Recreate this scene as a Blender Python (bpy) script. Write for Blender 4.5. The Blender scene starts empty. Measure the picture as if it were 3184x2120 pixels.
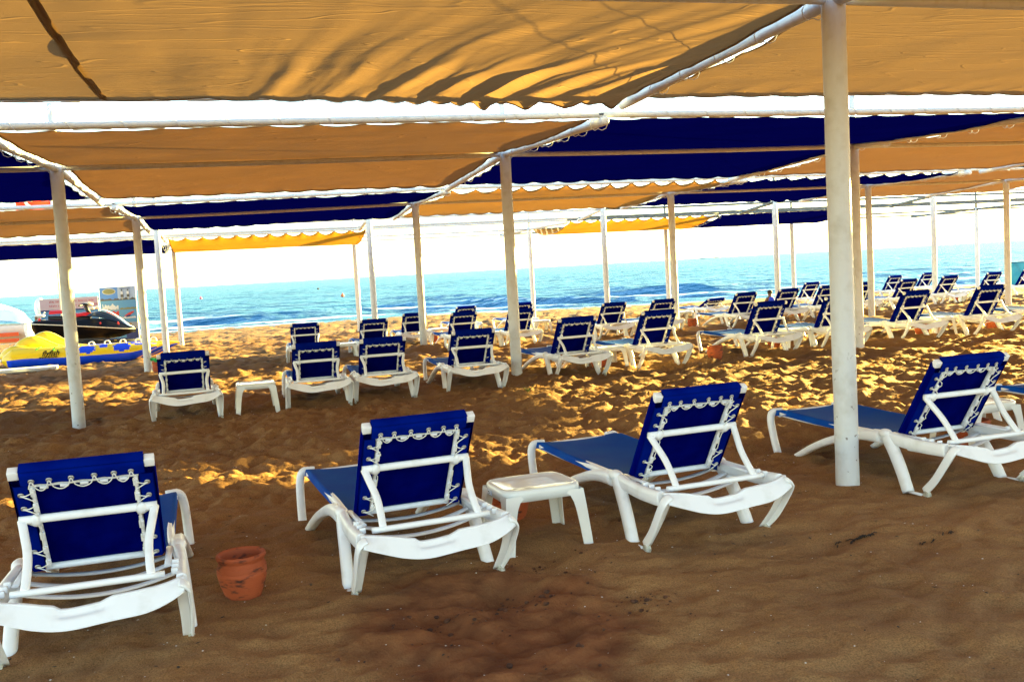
import bpy, bmesh, math, random
from math import sin, cos, pi, radians, sqrt, exp, atan2
from mathutils import Vector, Matrix, noise
R = random.Random(7)
scene = bpy.context.scene
COL = scene.collection

# ---------------------------------------------------------------- camera
YAW, PITCH, ROLL = radians(15.3646), radians(4.2529), radians(3.1938)
F = Vector((sin(YAW)*cos(PITCH), cos(YAW)*cos(PITCH), -sin(PITCH)))
Rt = Vector((cos(YAW), -sin(YAW), 0)); Up = Rt.cross(F)
R2 = Rt*cos(ROLL) - Up*sin(ROLL); U2 = Rt*sin(ROLL) + Up*cos(ROLL)
cd = bpy.data.cameras.new("camera"); cam = bpy.data.objects.new("camera", cd); COL.objects.link(cam)
M = Matrix((R2, U2, -F)).transposed().to_4x4(); M.translation = Vector((0, 0, 1.6)); cam.matrix_world = M
cd.sensor_width = 36; cd.lens = 34.207; cd.clip_start = .05; cd.clip_end = 20000
scene.camera = cam

# ---------------------------------------------------------------- light
SUND = Vector((11.7, 5.9, 2.0)).normalized()
SEL = math.asin(SUND.z)
world = bpy.data.worlds.new("World"); scene.world = world; world.use_nodes = True
wn = world.node_tree.nodes; wl = world.node_tree.links; wn.clear()
sky = wn.new('ShaderNodeTexSky'); sky.sky_type = 'NISHITA'; sky.sun_disc = False
sky.sun_elevation = SEL; sky.sun_rotation = atan2(SUND.x, SUND.y)
sky.air_density = 1.0; sky.dust_density = .1; sky.ozone_density = 1.0
bg = wn.new('ShaderNodeBackground'); bg.inputs[1].default_value = .064
wo = wn.new('ShaderNodeOutputWorld'); wl.new(sky.outputs[0], bg.inputs[0]); wl.new(bg.outputs[0], wo.inputs[0])
sd = bpy.data.lights.new("sun", 'SUN'); sd.energy = 5.0; sd.angle = radians(.55); sd.color = (1, .78, .22)
so = bpy.data.objects.new("sun", sd); COL.objects.link(so); so.rotation_euler = SUND.to_track_quat('Z', 'Y').to_euler()
so.location = (20, 10, 30)
vs = scene.view_settings; vs.view_transform = 'Standard'; vs.look = 'None'; vs.exposure = 3.8; vs.gamma = 1
scene.cycles.max_bounces = 8

# ---------------------------------------------------------------- helpers
def tag(o, label=None, cat=None, group=None, kind=None):
    if label: o['label'] = label
    if cat: o['category'] = cat
    if group: o['group'] = group
    if kind: o['kind'] = kind
    return o
def empty(name, loc=(0, 0, 0), rz=0):
    o = bpy.data.objects.new(name, None); COL.objects.link(o); o.location = loc; o.rotation_euler = (0, 0, rz)
    o.empty_display_size = .1
    return o
def kids(o): return [c for c in COL.objects if c.parent == o]
def copy_tree(o, parent=None):
    c = o.copy(); COL.objects.link(c); c.parent = parent
    for ch in TREE.get(o.name, []): copy_tree(ch, c)
    return c
TREE = {}
class MB:
    def __init__(s): s.v = []; s.f = []; s.m = []; s.sm = []
    def add(s, vs, fs, mi=0, smooth=True):
        n = len(s.v); s.v += [tuple(v) for v in vs]
        for f in fs: s.f.append(tuple(i+n for i in f)); s.m.append(mi); s.sm.append(smooth)
        return s
    def box(s, c, size, mi=0, rot=None, bev=0):
        x, y, z = [a/2 for a in size]; b = bev
        if b <= 0:
            P = [Vector((i*x, j*y, k*z)) for k in (-1, 1) for j in (-1, 1) for i in (-1, 1)]
            fs = [(0, 2, 3, 1), (4, 5, 7, 6), (0, 1, 5, 4), (2, 6, 7, 3), (0, 4, 6, 2), (1, 3, 7, 5)]
        else:
            bm = bmesh.new(); bmesh.ops.create_cube(bm, size=2)
            for v in bm.verts: v.co = Vector((v.co.x*x, v.co.y*y, v.co.z*z))
            bmesh.ops.bevel(bm, geom=bm.edges[:], offset=b, segments=2, profile=.6, affect='EDGES')
            bm.verts.index_update(); P = [v.co.copy() for v in bm.verts]; fs = [tuple(v.index for v in f.verts) for f in bm.faces]; bm.free()
        if rot: P = [rot @ p for p in P]
        c = Vector(c); s.add([p+c for p in P], fs, mi, bev > 0); return s
    def sweep(s, pts, w, h, mi=0, n=8, side=None, p=3.0, cap=True, smooth=True):
        # superellipse section: w across 'side', h across the other axis
        pts = [Vector(q) for q in pts]; N = len(pts)
        if not hasattr(w, '__len__'): w = [w]*N
        if not hasattr(h, '__len__'): h = [h]*N
        base = len(s.v); ref = None
        for i, q in enumerate(pts):
            t = (pts[min(i+1, N-1)] - pts[max(i-1, 0)]).normalized()
            if side is not None: a = Vector(side); a = (a - t*a.dot(t)).normalized()
            else:
                if ref is None: ref = Vector((0, 0, 1)) if abs(t.z) < .9 else Vector((1, 0, 0))
                a = ref.cross(t).normalized(); ref = t.cross(a)
            b = t.cross(a)
            for k in range(n):
                th = 2*pi*(k+.5)/n; c, d = cos(th), sin(th)
                rr = (abs(c)**p + abs(d)**p)**(-1/p)
                s.v.append(tuple(q + a*(c*rr*w[i]/2) + b*(d*rr*h[i]/2)))
        for i in range(N-1):
            for k in range(n):
                k2 = (k+1) % n
                s.f.append((base+i*n+k, base+i*n+k2, base+(i+1)*n+k2, base+(i+1)*n+k)); s.m.append(mi); s.sm.append(smooth)
        if cap:
            s.f.append(tuple(base+k for k in reversed(range(n)))); s.m.append(mi); s.sm.append(False)
            s.f.append(tuple(base+(N-1)*n+k for k in range(n))); s.m.append(mi); s.sm.append(False)
        return s
    def tube(s, pts, r, mi=0, n=10, cap=True):
        if hasattr(r, '__len__'): w = [2*a for a in r]
        else: w = 2*r
        return s.sweep(pts, w, w, mi, n, None, 2.0, cap)
    def lathe(s, prof, c=(0, 0, 0), n=32, mi=0, axis='z'):
        base = len(s.v); N = len(prof); c = Vector(c)
        for r, z in prof:
            for k in range(n):
                a = 2*pi*k/n
                v = Vector((r*cos(a), r*sin(a), z))
                if axis == 'x': v = Vector((z, r*cos(a), r*sin(a)))
                if axis == 'y': v = Vector((r*cos(a), z, r*sin(a)))
                s.v.append(tuple(v+c))
        for i in range(N-1):
            for k in range(n):
                k2 = (k+1) % n; s.f.append((base+i*n+k, base+i*n+k2, base+(i+1)*n+k2, base+(i+1)*n+k)); s.m.append(mi); s.sm.append(True)
        s.f.append(tuple(base+k for k in reversed(range(n)))); s.m.append(mi); s.sm.append(True)
        s.f.append(tuple(base+(N-1)*n+k for k in range(n))); s.m.append(mi); s.sm.append(True)
        return s
    def grid(s, nx, ny, fn, mi=0, smooth=True, mfn=None):
        base = len(s.v)
        for j in range(ny+1):
            for i in range(nx+1): s.v.append(tuple(fn(i/nx, j/ny)))
        for j in range(ny):
            for i in range(nx):
                a = base+j*(nx+1)+i; s.f.append((a, a+1, a+nx+2, a+nx+1)); s.m.append(mfn((i+.5)/nx, (j+.5)/ny) if mfn else mi); s.sm.append(smooth)
        return s
    def ball(s, c, r, mi=0, n=12, m=8, sc=(1, 1, 1)):
        prof = [(max(1e-4, sin(pi*i/m)), -cos(pi*i/m)) for i in range(m+1)]
        b = len(s.v); s.lathe(prof, (0, 0, 0), n, mi)
        c = Vector(c)
        for i in range(b, len(s.v)):
            v = s.v[i]; s.v[i] = (c.x+v[0]*r*sc[0], c.y+v[1]*r*sc[1], c.z+v[2]*r*sc[2])
        return s
    def build(s, name, mats, parent=None, loc=None):
        me = bpy.data.meshes.new(name); me.from_pydata(s.v, [], s.f)
        if not isinstance(mats, (list, tuple)): mats = [mats]
        for m in mats: me.materials.append(m)
        me.polygons.foreach_set('material_index', s.m); me.polygons.foreach_set('use_smooth', s.sm); me.update()
        o = bpy.data.objects.new(name, me); COL.objects.link(o)
        if parent is not None: o.parent = parent; TREE.setdefault(parent.name, []).append(o)
        if loc: o.location = loc
        return o
def spline(P, n=6):
    P = [Vector(p) for p in P]; out = []
    for i in range(len(P)-1):
        a, b, c, d = P[max(i-1, 0)], P[i], P[i+1], P[min(i+2, len(P)-1)]
        for k in range(n):
            t = k/n; out.append(.5*((2*b)+(c-a)*t+(2*a-5*b+4*c-d)*t*t+(3*b-a-3*c+d)*t**3))
    out.append(P[-1]); return out
def lerp(a, b, t): return a+(b-a)*t
def interp(x, P):
    if x <= P[0][0]: return P[0][1]
    for (a, u), (b, v) in zip(P, P[1:]):
        if x <= b: return u+(v-u)*(x-a)/(b-a)
    return P[-1][1]
def sstep(a, b, x):
    t = min(1, max(0, (x-a)/(b-a))); return t*t*(3-2*t)

# ---------------------------------------------------------------- materials
def mat(name, col, rough=.6, col2=None, nscale=8, bump=0, bscale=60, spec=.4, metal=0, transl=0, coord='Object', detail=5, ramp=(.4, .65), tcol=None, bdist=.01, stretch=(1, 1, 1)):
    m = bpy.data.materials.new(name); m.use_nodes = True; nt = m.node_tree; N = nt.nodes; L = nt.links; N.clear()
    out = N.new('ShaderNodeOutputMaterial'); p = N.new('ShaderNodeBsdfPrincipled')
    p.inputs['Roughness'].default_value = rough; p.inputs['Metallic'].default_value = metal; p.inputs['Specular IOR Level'].default_value = spec
    tc = N.new('ShaderNodeTexCoord'); mp = N.new('ShaderNodeMapping'); mp.inputs['Scale'].default_value = stretch
    L.new(tc.outputs[coord], mp.inputs[0])
    cs = None
    if col2:
        n = N.new('ShaderNodeTexNoise'); n.inputs['Scale'].default_value = nscale; n.inputs['Detail'].default_value = detail
        L.new(mp.outputs[0], n.inputs[0])
        r = N.new('ShaderNodeValToRGB'); r.color_ramp.elements[0].position = ramp[0]; r.color_ramp.elements[1].position = ramp[1]
        r.color_ramp.elements[0].color = (*col, 1); r.color_ramp.elements[1].color = (*col2, 1)
        L.new(n.outputs[0], r.inputs[0]); L.new(r.outputs[0], p.inputs['Base Color']); cs = r.outputs[0]
    else: p.inputs['Base Color'].default_value = (*col, 1)
    if bump:
        n2 = N.new('ShaderNodeTexNoise'); n2.inputs['Scale'].default_value = bscale; n2.inputs['Detail'].default_value = 4
        L.new(mp.outputs[0], n2.inputs[0]); b = N.new('ShaderNodeBump'); b.inputs['Strength'].default_value = bump; b.inputs['Distance'].default_value = bdist
        L.new(n2.outputs[0], b.inputs['Height']); L.new(b.outputs[0], p.inputs['Normal'])
    if transl:
        t = N.new('ShaderNodeBsdfTranslucent')
        t.inputs[0].default_value = (*(tcol or col), 1)
        mx = N.new('ShaderNodeMixShader'); mx.inputs[0].default_value = transl
        L.new(p.outputs[0], mx.inputs[1]); L.new(t.outputs[0], mx.inputs[2]); L.new(mx.outputs[0], out.inputs[0])
        if bump: L.new(b.outputs[0], t.inputs['Normal'])
    else: L.new(p.outputs[0], out.inputs[0])
    return m
def canvas(name, col, tcol, tr, crease=.5, spec=.2):
    m = bpy.data.materials.new(name); m.use_nodes = True; nt = m.node_tree; N = nt.nodes; L = nt.links; N.clear()
    out = N.new('ShaderNodeOutputMaterial'); p = N.new('ShaderNodeBsdfPrincipled'); p.inputs['Roughness'].default_value = .6; p.inputs['Specular IOR Level'].default_value = spec
    tc = N.new('ShaderNodeTexCoord')
    def noise_n(scale, sx, sy, rot, dist=0, det=4):
        mp = N.new('ShaderNodeMapping'); mp.inputs['Scale'].default_value = (sx, sy, 1); mp.inputs['Rotation'].default_value = (0, 0, rot)
        L.new(tc.outputs['Object'], mp.inputs[0]); n = N.new('ShaderNodeTexNoise'); n.inputs['Scale'].default_value = scale; n.inputs['Detail'].default_value = det
        n.inputs['Distortion'].default_value = dist; L.new(mp.outputs[0], n.inputs[0]); return n.outputs[0]
    def math_n(op, a, b=None, bv=None, clamp=False):
        n = N.new('ShaderNodeMath'); n.operation = op; n.use_clamp = clamp
        L.new(a, n.inputs[0]) if not isinstance(a, float) else None
        if b is not None: L.new(b, n.inputs[1])
        if bv is not None: n.inputs[1].default_value = bv
        return n.outputs[0]
    def crease_n(o, width):   # thin lines where the noise crosses its middle
        a = math_n('SUBTRACT', o, bv=.5); a = math_n('ABSOLUTE', a); a = math_n('DIVIDE', a, bv=width); a = math_n('MINIMUM', a, bv=1.0); return a
    c1 = crease_n(noise_n(.9, .22, 3.4, .05, .15, 2), .012)
    c2 = crease_n(noise_n(1.1, .5, 2.2, -.45, .3, 2), .012)
    c3 = noise_n(9, .5, 1.3, .6, .8, 6)
    wv = noise_n(420, 1, 1, 0, 0, 2)
    s1 = math_n('ADD', c1, c2); s2 = math_n('MULTIPLY', c3, bv=.55); s3 = math_n('ADD', s1, s2); w4 = math_n('MULTIPLY', wv, bv=.30); h = math_n('ADD', s3, w4)
    b = N.new('ShaderNodeBump'); b.inputs['Strength'].default_value = crease; b.inputs['Distance'].default_value = .012; L.new(h, b.inputs['Height'])
    big = noise_n(.9, 1, 1, 0, .3)
    r = N.new('ShaderNodeValToRGB'); r.color_ramp.elements[0].position = .3; r.color_ramp.elements[1].position = .7
    r.color_ramp.elements[0].color = (*[c*.88 for c in col], 1); r.color_ramp.elements[1].color = (*[min(1, c*1.1) for c in col], 1)
    L.new(big, r.inputs[0]); L.new(r.outputs[0], p.inputs['Base Color']); L.new(b.outputs[0], p.inputs['Normal'])
    t = N.new('ShaderNodeBsdfTranslucent'); t.inputs[0].default_value = (*tcol, 1); L.new(b.outputs[0], t.inputs['Normal'])
    mx = N.new('ShaderNodeMixShader'); mx.inputs[0].default_value = tr
    L.new(p.outputs[0], mx.inputs[1]); L.new(t.outputs[0], mx.inputs[2]); L.new(mx.outputs[0], out.inputs[0])
    return m
TAN = canvas('tan canvas', (.32, .200, .100), (.26, .115, .038), .24, .5, .05)
TAN_LIT = canvas('lit tan canvas', (.30, .218, .130), (.28, .155, .060), .31, .55, .05)  # tan canvas lightened: extra light on the nearest row is in the colour
TAN_SUN = canvas('sunlit-yellow tan canvas', (.40, .20, .030), (.50, .21, .014), .42, .4, .05)  # tan canvas again, the yellow of sun shining through put into its colour
TAN_GLOW = canvas('sunlit-amber tan canvas', (.32, .19, .07), (.32, .14, .028), .33, .5, .05)  # tan canvas tinted warmer, a weaker sun glow put into its colour
NAVY = canvas('navy canvas', (.0008, .0014, .045), (.0003, .0005, .065), .3, .5, 0)
STEEL = mat('white painted steel', (.62, .63, .64), .42, (.50, .49, .46), 14, .25, 90, ramp=(.52, .78), bdist=.004)
POSTM = mat('scuffed white post paint', (.62, .63, .64), .45, (.50, .49, .46), 9, .45, 60, ramp=(.5, .8), bdist=.006)
def speckle(m, col, scale, thr, zmax=None):
    nt = m.node_tree; N = nt.nodes; L = nt.links; p = [n for n in N if n.type == 'BSDF_PRINCIPLED'][0]; src = p.inputs['Base Color'].links[0].from_socket
    tc = N.new('ShaderNodeNewGeometry'); n = N.new('ShaderNodeTexNoise'); n.inputs['Scale'].default_value = scale; n.inputs['Detail'].default_value = 6; L.new(tc.outputs['Position'], n.inputs[0])
    r = N.new('ShaderNodeValToRGB'); r.color_ramp.elements[0].position = thr; r.color_ramp.elements[1].position = thr+.025; L.new(n.outputs[0], r.inputs[0])
    f = r.outputs[0]
    if zmax:
        sp = N.new('ShaderNodeSeparateXYZ'); L.new(tc.outputs['Position'], sp.inputs[0]); mr = N.new('ShaderNodeMapRange'); mr.inputs['From Min'].default_value = 0; mr.inputs['From Max'].default_value = zmax; mr.inputs['To Min'].default_value = 1; mr.inputs['To Max'].default_value = .0
        L.new(sp.outputs[2], mr.inputs[0]); mm = N.new('ShaderNodeMath'); mm.operation = 'MULTIPLY'; L.new(f, mm.inputs[0]); L.new(mr.outputs[0], mm.inputs[1]); f = mm.outputs[0]
    mx = N.new('ShaderNodeMix'); mx.data_type = 'RGBA'; L.new(f, mx.inputs[0]); L.new(src, mx.inputs[6]); mx.inputs[7].default_value = (*col, 1); L.new(mx.outputs[2], p.inputs['Base Color'])
speckle(POSTM, (.10, .05, .03), 22, .66, 1.2)
BACKLIT = mat('backlit grey steel', (.10, .13, .13), .5, (.2, .22, .22), 6)  # white pipes again, darkened to the grey of a silhouette against bright sky
STEEL2 = mat('galvanised steel', (.45, .50, .52), .45)
PLAST = mat('white plastic', (.86, .86, .87), .33, (.70, .69, .66), 9, .06, 160, ramp=(.55, .85), bdist=.003)
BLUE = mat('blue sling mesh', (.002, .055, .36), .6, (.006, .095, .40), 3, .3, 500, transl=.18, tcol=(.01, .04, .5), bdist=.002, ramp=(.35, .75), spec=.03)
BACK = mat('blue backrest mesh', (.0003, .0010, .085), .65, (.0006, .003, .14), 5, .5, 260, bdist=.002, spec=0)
FLAP_LIT = mat('lit blue flap mesh', (.0005, .006, .16), .65, (.0007, .010, .21), 6, .3, 500, bdist=.002, spec=0)  # backrest cloth in a lighter blue, for the light its folded flaps catch
TPL = mat('glossy ivory plastic', (.80, .79, .74), .14, (.72, .70, .64), 6, .05, 120, ramp=(.5, .85), bdist=.003)
CORD = mat('white cord', (.78, .77, .72), .8)
RING = mat('nickel eyelet', (.55, .54, .50), .3, metal=.9)
TERRA = mat('terracotta', (.40, .082, .024), .75, (.06, .022, .014), 15, .6, 34, ramp=(.54, .70), bdist=.006, stretch=(1, 1, 2.4))
ROPE = mat('grey rope', (.6, .6, .58), .8)
DARK = mat('dark grey steel', (.03, .03, .035), .5)
BLACK = mat('black gelcoat', (.004, .004, .006), .3, spec=.2)
RED = mat('red vinyl', (.75, .02, .02), .35)
YEL = mat('yellow pvc', (.80, .52, .01), .28)
ROY = mat('royal blue pvc', (.005, .06, .75), .3)
WHITE = mat('white gelcoat', (.85, .85, .85), .3)
RUB = mat('black rubber', (.015, .015, .015), .8)
GREEN = mat('green cloth', (.02, .45, .10), .7)

# ---------------------------------------------------------------- ground
def shore(x): return interp(x, [(-80, 50), (-10, 48.5), (8, 48.5), (14, 45), (20, 42.5), (35, 39.5), (60, 38), (120, 36), (400, 20)])
def gz(x, y):
    ys = shore(x)
    if y < 12: return 0.0
    if y < 32.6: return -.30*(y-12)/20.6
    if y < ys: return -.30 - .20*(y-32.6)/max(4, ys-32.6)
    return max(-3.5, -.50 - .05*(y-ys))
MOUNDS = []
def N3(x, y, z=0): return noise.noise(Vector((x, y, z)))
def sand_h(x, y):
    g = gz(x, y)
    if y > shore(x)+4 or abs(x) > 70 or y < -30: return g
    near = 1-sstep(5.6, 8.2, y)
    am = lerp(2.05, .42, near)                                   # smooth windblown sand near, trampled sand further on
    am = max(am, sstep(2.1, 3.3, x)*sstep(5.5, 7.5, y)*2.25)
    churned = 1.1*exp(-(((x-.98+.12*N3(x*2, y*2, 51))/.75)**2 + ((y-4.1)/.95)**2)**1.3)
    am = lerp(am, 1.0, min(1, churned))
    q = Vector((x*4.4+.9*N3(x*1.6, y*1.6), y*5.2+.8*N3(x*1.6, y*1.6, 4), 0)); d, _p = noise.voronoi(q, distance_metric='DISTANCE')
    dim = min(1, d[0]*1.5); edge = d[1]-d[0]
    q2 = Vector((x*9.5+5+.6*N3(x*4, y*4, 8), y*10.5+.8*N3(x*3, y*3), 3)); d2, _ = noise.voronoi(q2, distance_metric='DISTANCE')
    h = .040*(dim-.55) + .026*(d2[0]-.4)*1.3 + .036*N3(x*1.1+9, y*1.1) + .018*N3(x*5.5, y*8, 2) + .009*N3(x*13, y*15, 5) + .004*N3(x*28, y*30, 6) - .020*max(0, .25-edge)*4*.25
    rip = N3(x*1.9+.7*y, y*3.4, 7); rip2 = N3(x*3.1-.9*y, y*4.6, 17); h2 = .018*(1-abs(rip)*2.2) + .010*(1-abs(rip2)*2.2) + .02*N3(x*.9, y*.9, 4) + .005*N3(x*9, y*9) + .030*(dim-.55) + .012*N3(x*2.4, y*2.2, 41)
    if y > 16: h += (.02*N3(x*1.3, y*.8, 33) + .03*N3(x*2.6, y*1.4, 35) + .02*N3(x*5, y*3, 36))*sstep(14, 18, y)
    s = g + h*am + h2*max(0, 1-am)*1.5
    # tyre / drag tracks across the sand between the first rows
    if 4.2 < y < 13:
        for off in (0, .55):
            t = y - (10.4 - 1.05*(x+1.0)) - off
            s -= .014*exp(-(t/.10)**2)*sstep(4.2, 6, y)
    if y > shore(x)-6: s = lerp(s, g, .55*sstep(shore(x)-6, shore(x)-1, y))
    if churned > .05: s += churned*(.042*N3(x*3.2, y*3.8, 21)-.022*max(0, .22-noise.voronoi(Vector((x*3, y*3, 9)), distance_metric='DISTANCE')[0][0])*4+.016*N3(x*7, y*8, 22)-.02*abs(N3(x*2.1, y*2.6, 23)))
    for mx, my, mr, mh in MOUNDS:
        r2 = ((x-mx)**2+(y-my)**2)/(mr*mr)
        if r2 < 8: s += mh*exp(-r2)
    return s
MOUNDS += [(3.79, 21.12, .5, .10), (3.70, 13.3, .45, .07), (-2.1, 13.25, 1.0, -.15), (9.87, 21.1, .5, .08), (3.87, 5.69, .5, -.025), (10.4, 15.2, .9, .12), (3.73, 32.6, .5, .09),
           (1.45, 5.0, .16, -.06), (1.15, 4.55, .15, -.05), (.75, 4.35, .14, -.05), (2.2, 4.85, .2, -.04)]
def make_ground():
    angs = []; a = -48.0
    while a < 66: angs.append(a); a += .22
    while a < 312: angs.append(a); a += 3.0
    angs = [radians(t) for t in angs]; na = len(angs)
    rs = [0]; r = 1.2
    while r < 75: rs.append(r); r *= 1.0050 if 3 < r < 34 else 1.011
    while r < 9000: rs.append(r); r *= 1.25
    V = [(0, 0, sand_h(0, 0))]
    for r in rs[1:]:
        for t in angs:
            x, y = r*sin(t), r*cos(t); V.append((x, y, sand_h(x, y)))
    Fs = [(0, 1+(k+1) % na, 1+k) for k in range(na)]
    for i in range(len(rs)-2):
        b = 1+i*na
        for k in range(na):
            k2 = (k+1) % na; Fs.append((b+k, b+k2, b+na+k2, b+na+k))
    me = bpy.data.meshes.new('sand_beach'); me.from_pydata(V, [], Fs); me.polygons.foreach_set('use_smooth', [True]*len(Fs))
    o = bpy.data.objects.new('sand_beach', me); COL.objects.link(o); return o
def sand_mat():
    m = bpy.data.materials.new('beach sand'); m.use_nodes = True; nt = m.node_tree; N = nt.nodes; L = nt.links; p = N['Principled BSDF']
    p.inputs['Roughness'].default_value = .9; p.inputs['Specular IOR Level'].default_value = .15
    g = N.new('ShaderNodeNewGeometry')
    def nz(scale, det=5):
        n = N.new('ShaderNodeTexNoise'); n.inputs['Scale'].default_value = scale; n.inputs['Detail'].default_value = det; L.new(g.outputs['Position'], n.inputs[0]); return n.outputs[0]
    def ramp(src, a, b, ca, cb):
        r = N.new('ShaderNodeValToRGB'); r.color_ramp.elements[0].position = a; r.color_ramp.elements[1].position = b
        r.color_ramp.elements[0].color = ca; r.color_ramp.elements[1].color = cb; L.new(src, r.inputs[0]); return r.outputs[0]
    base = ramp(nz(.9), .35, .65, (.245, .121, .046, 1), (.305, .158, .060, 1))
    fine = ramp(nz(150, 4), .34, .60, (.62, .62, .62, 1), (1.15, 1.15, 1.15, 1))
    mx = N.new('ShaderNodeMix'); mx.data_type = 'RGBA'; mx.blend_type = 'MULTIPLY'; mx.inputs[0].default_value = 1; L.new(base, mx.inputs[6]); L.new(fine, mx.inputs[7])
    # patch of darker reddish sand with a ragged outline in the foreground, wet sand along the shore
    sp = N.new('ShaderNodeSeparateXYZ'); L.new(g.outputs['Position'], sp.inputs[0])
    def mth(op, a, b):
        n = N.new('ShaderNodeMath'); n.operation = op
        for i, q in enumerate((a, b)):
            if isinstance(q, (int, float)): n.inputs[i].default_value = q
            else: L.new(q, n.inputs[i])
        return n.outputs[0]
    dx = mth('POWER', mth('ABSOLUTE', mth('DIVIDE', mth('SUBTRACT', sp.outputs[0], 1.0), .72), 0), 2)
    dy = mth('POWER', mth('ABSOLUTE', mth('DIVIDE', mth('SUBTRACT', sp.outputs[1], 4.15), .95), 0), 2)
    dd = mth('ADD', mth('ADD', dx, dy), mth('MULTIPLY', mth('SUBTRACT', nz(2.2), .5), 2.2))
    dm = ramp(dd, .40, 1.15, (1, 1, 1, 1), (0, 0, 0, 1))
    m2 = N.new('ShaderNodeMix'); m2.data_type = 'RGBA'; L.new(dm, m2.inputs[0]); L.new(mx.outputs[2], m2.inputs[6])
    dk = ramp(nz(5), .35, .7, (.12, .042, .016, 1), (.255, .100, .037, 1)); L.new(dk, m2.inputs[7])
    wz = ramp(mth('ADD', sp.outputs[2], mth('MULTIPLY', nz(1.5), .03)), 0, 1, (0, 0, 0, 1), (1, 1, 1, 1))
    # seaweed litter line, dark brown specks
    sw = ramp(nz(2.6, 10), .47, .62, (0, 0, 0, 1), (1, 1, 1, 1))
    zz = mth('LESS_THAN', sp.outputs[2], -.10); zz2 = mth('MULTIPLY', sw, zz)
    m3 = N.new('ShaderNodeMix'); m3.data_type = 'RGBA'; L.new(mth('MULTIPLY', zz2, .8), m3.inputs[0]); L.new(m2.outputs[2], m3.inputs[6]); m3.inputs[7].default_value = (.07, .042, .018, 1)
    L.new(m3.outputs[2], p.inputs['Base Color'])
    b = N.new('ShaderNodeBump'); b.inputs['Strength'].default_value = .8; b.inputs['Distance'].default_value = .014
    hh = mth('ADD', mth('MULTIPLY', nz(120, 3), .35), nz(26, 5)); L.new(hh, b.inputs['Height']); L.new(b.outputs[0], p.inputs['Normal'])
    return m
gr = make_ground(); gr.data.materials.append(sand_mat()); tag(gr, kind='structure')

# ---------------------------------------------------------------- sea
WZ = -.48
def wave_h(x, y):
    d = y - shore(x); h = 0
    if d < 0: d = 0
    att = sstep(0, 3, d)
    wob = 1.6*N3(x*.07, 3.1) + .8*N3(x*.2, 8.3)
    for dc, a, wd in ((3.0, .10, .8), (7.5, .20, 1.3), (14, .30, 1.9), (24, .16, 2.4), (37, .14, 3)):
        t = (d - dc - wob*(1+dc*.05)); g = .35+.9*max(0, .5+N3(x*.09+dc, dc*3.3)*1.3)
        h += a*g*exp(-(t/wd)**2) - .25*a*exp(-((t+1.7*wd)/wd)**2)
    n = N3(x*.35, y*.8, 1)*.07 + N3(x*1.1, y*2.2, 5)*.035 + N3(x*.12, y*.3, 9)*.08
    return h*att*1.5 + n*sstep(0, 5, d)*1.4
def make_sea():
    angs = []; a = -40.0
    while a < 60: angs.append(radians(a)); a += .22
    rs = []; r = 30.0
    while r < 260: rs.append(r); r *= 1.0065
    while r < 12000: rs.append(r); r *= 1.12
    V = []; 
    for r in rs:
        for t in angs:
            x, y = r*sin(t), r*cos(t); V.append((x, y, WZ + (wave_h(x, y) if r < 300 else 0)))
    na = len(angs); Fs = []
    for i in range(len(rs)-1):
        for k in range(na-1): a = i*na+k; Fs.append((a, a+1, a+na+1, a+na))
    me = bpy.data.meshes.new('sea'); me.from_pydata(V, [], Fs); me.polygons.foreach_set('use_smooth', [True]*len(Fs))
    o = bpy.data.objects.new('sea', me); COL.objects.link(o); return o
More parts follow.
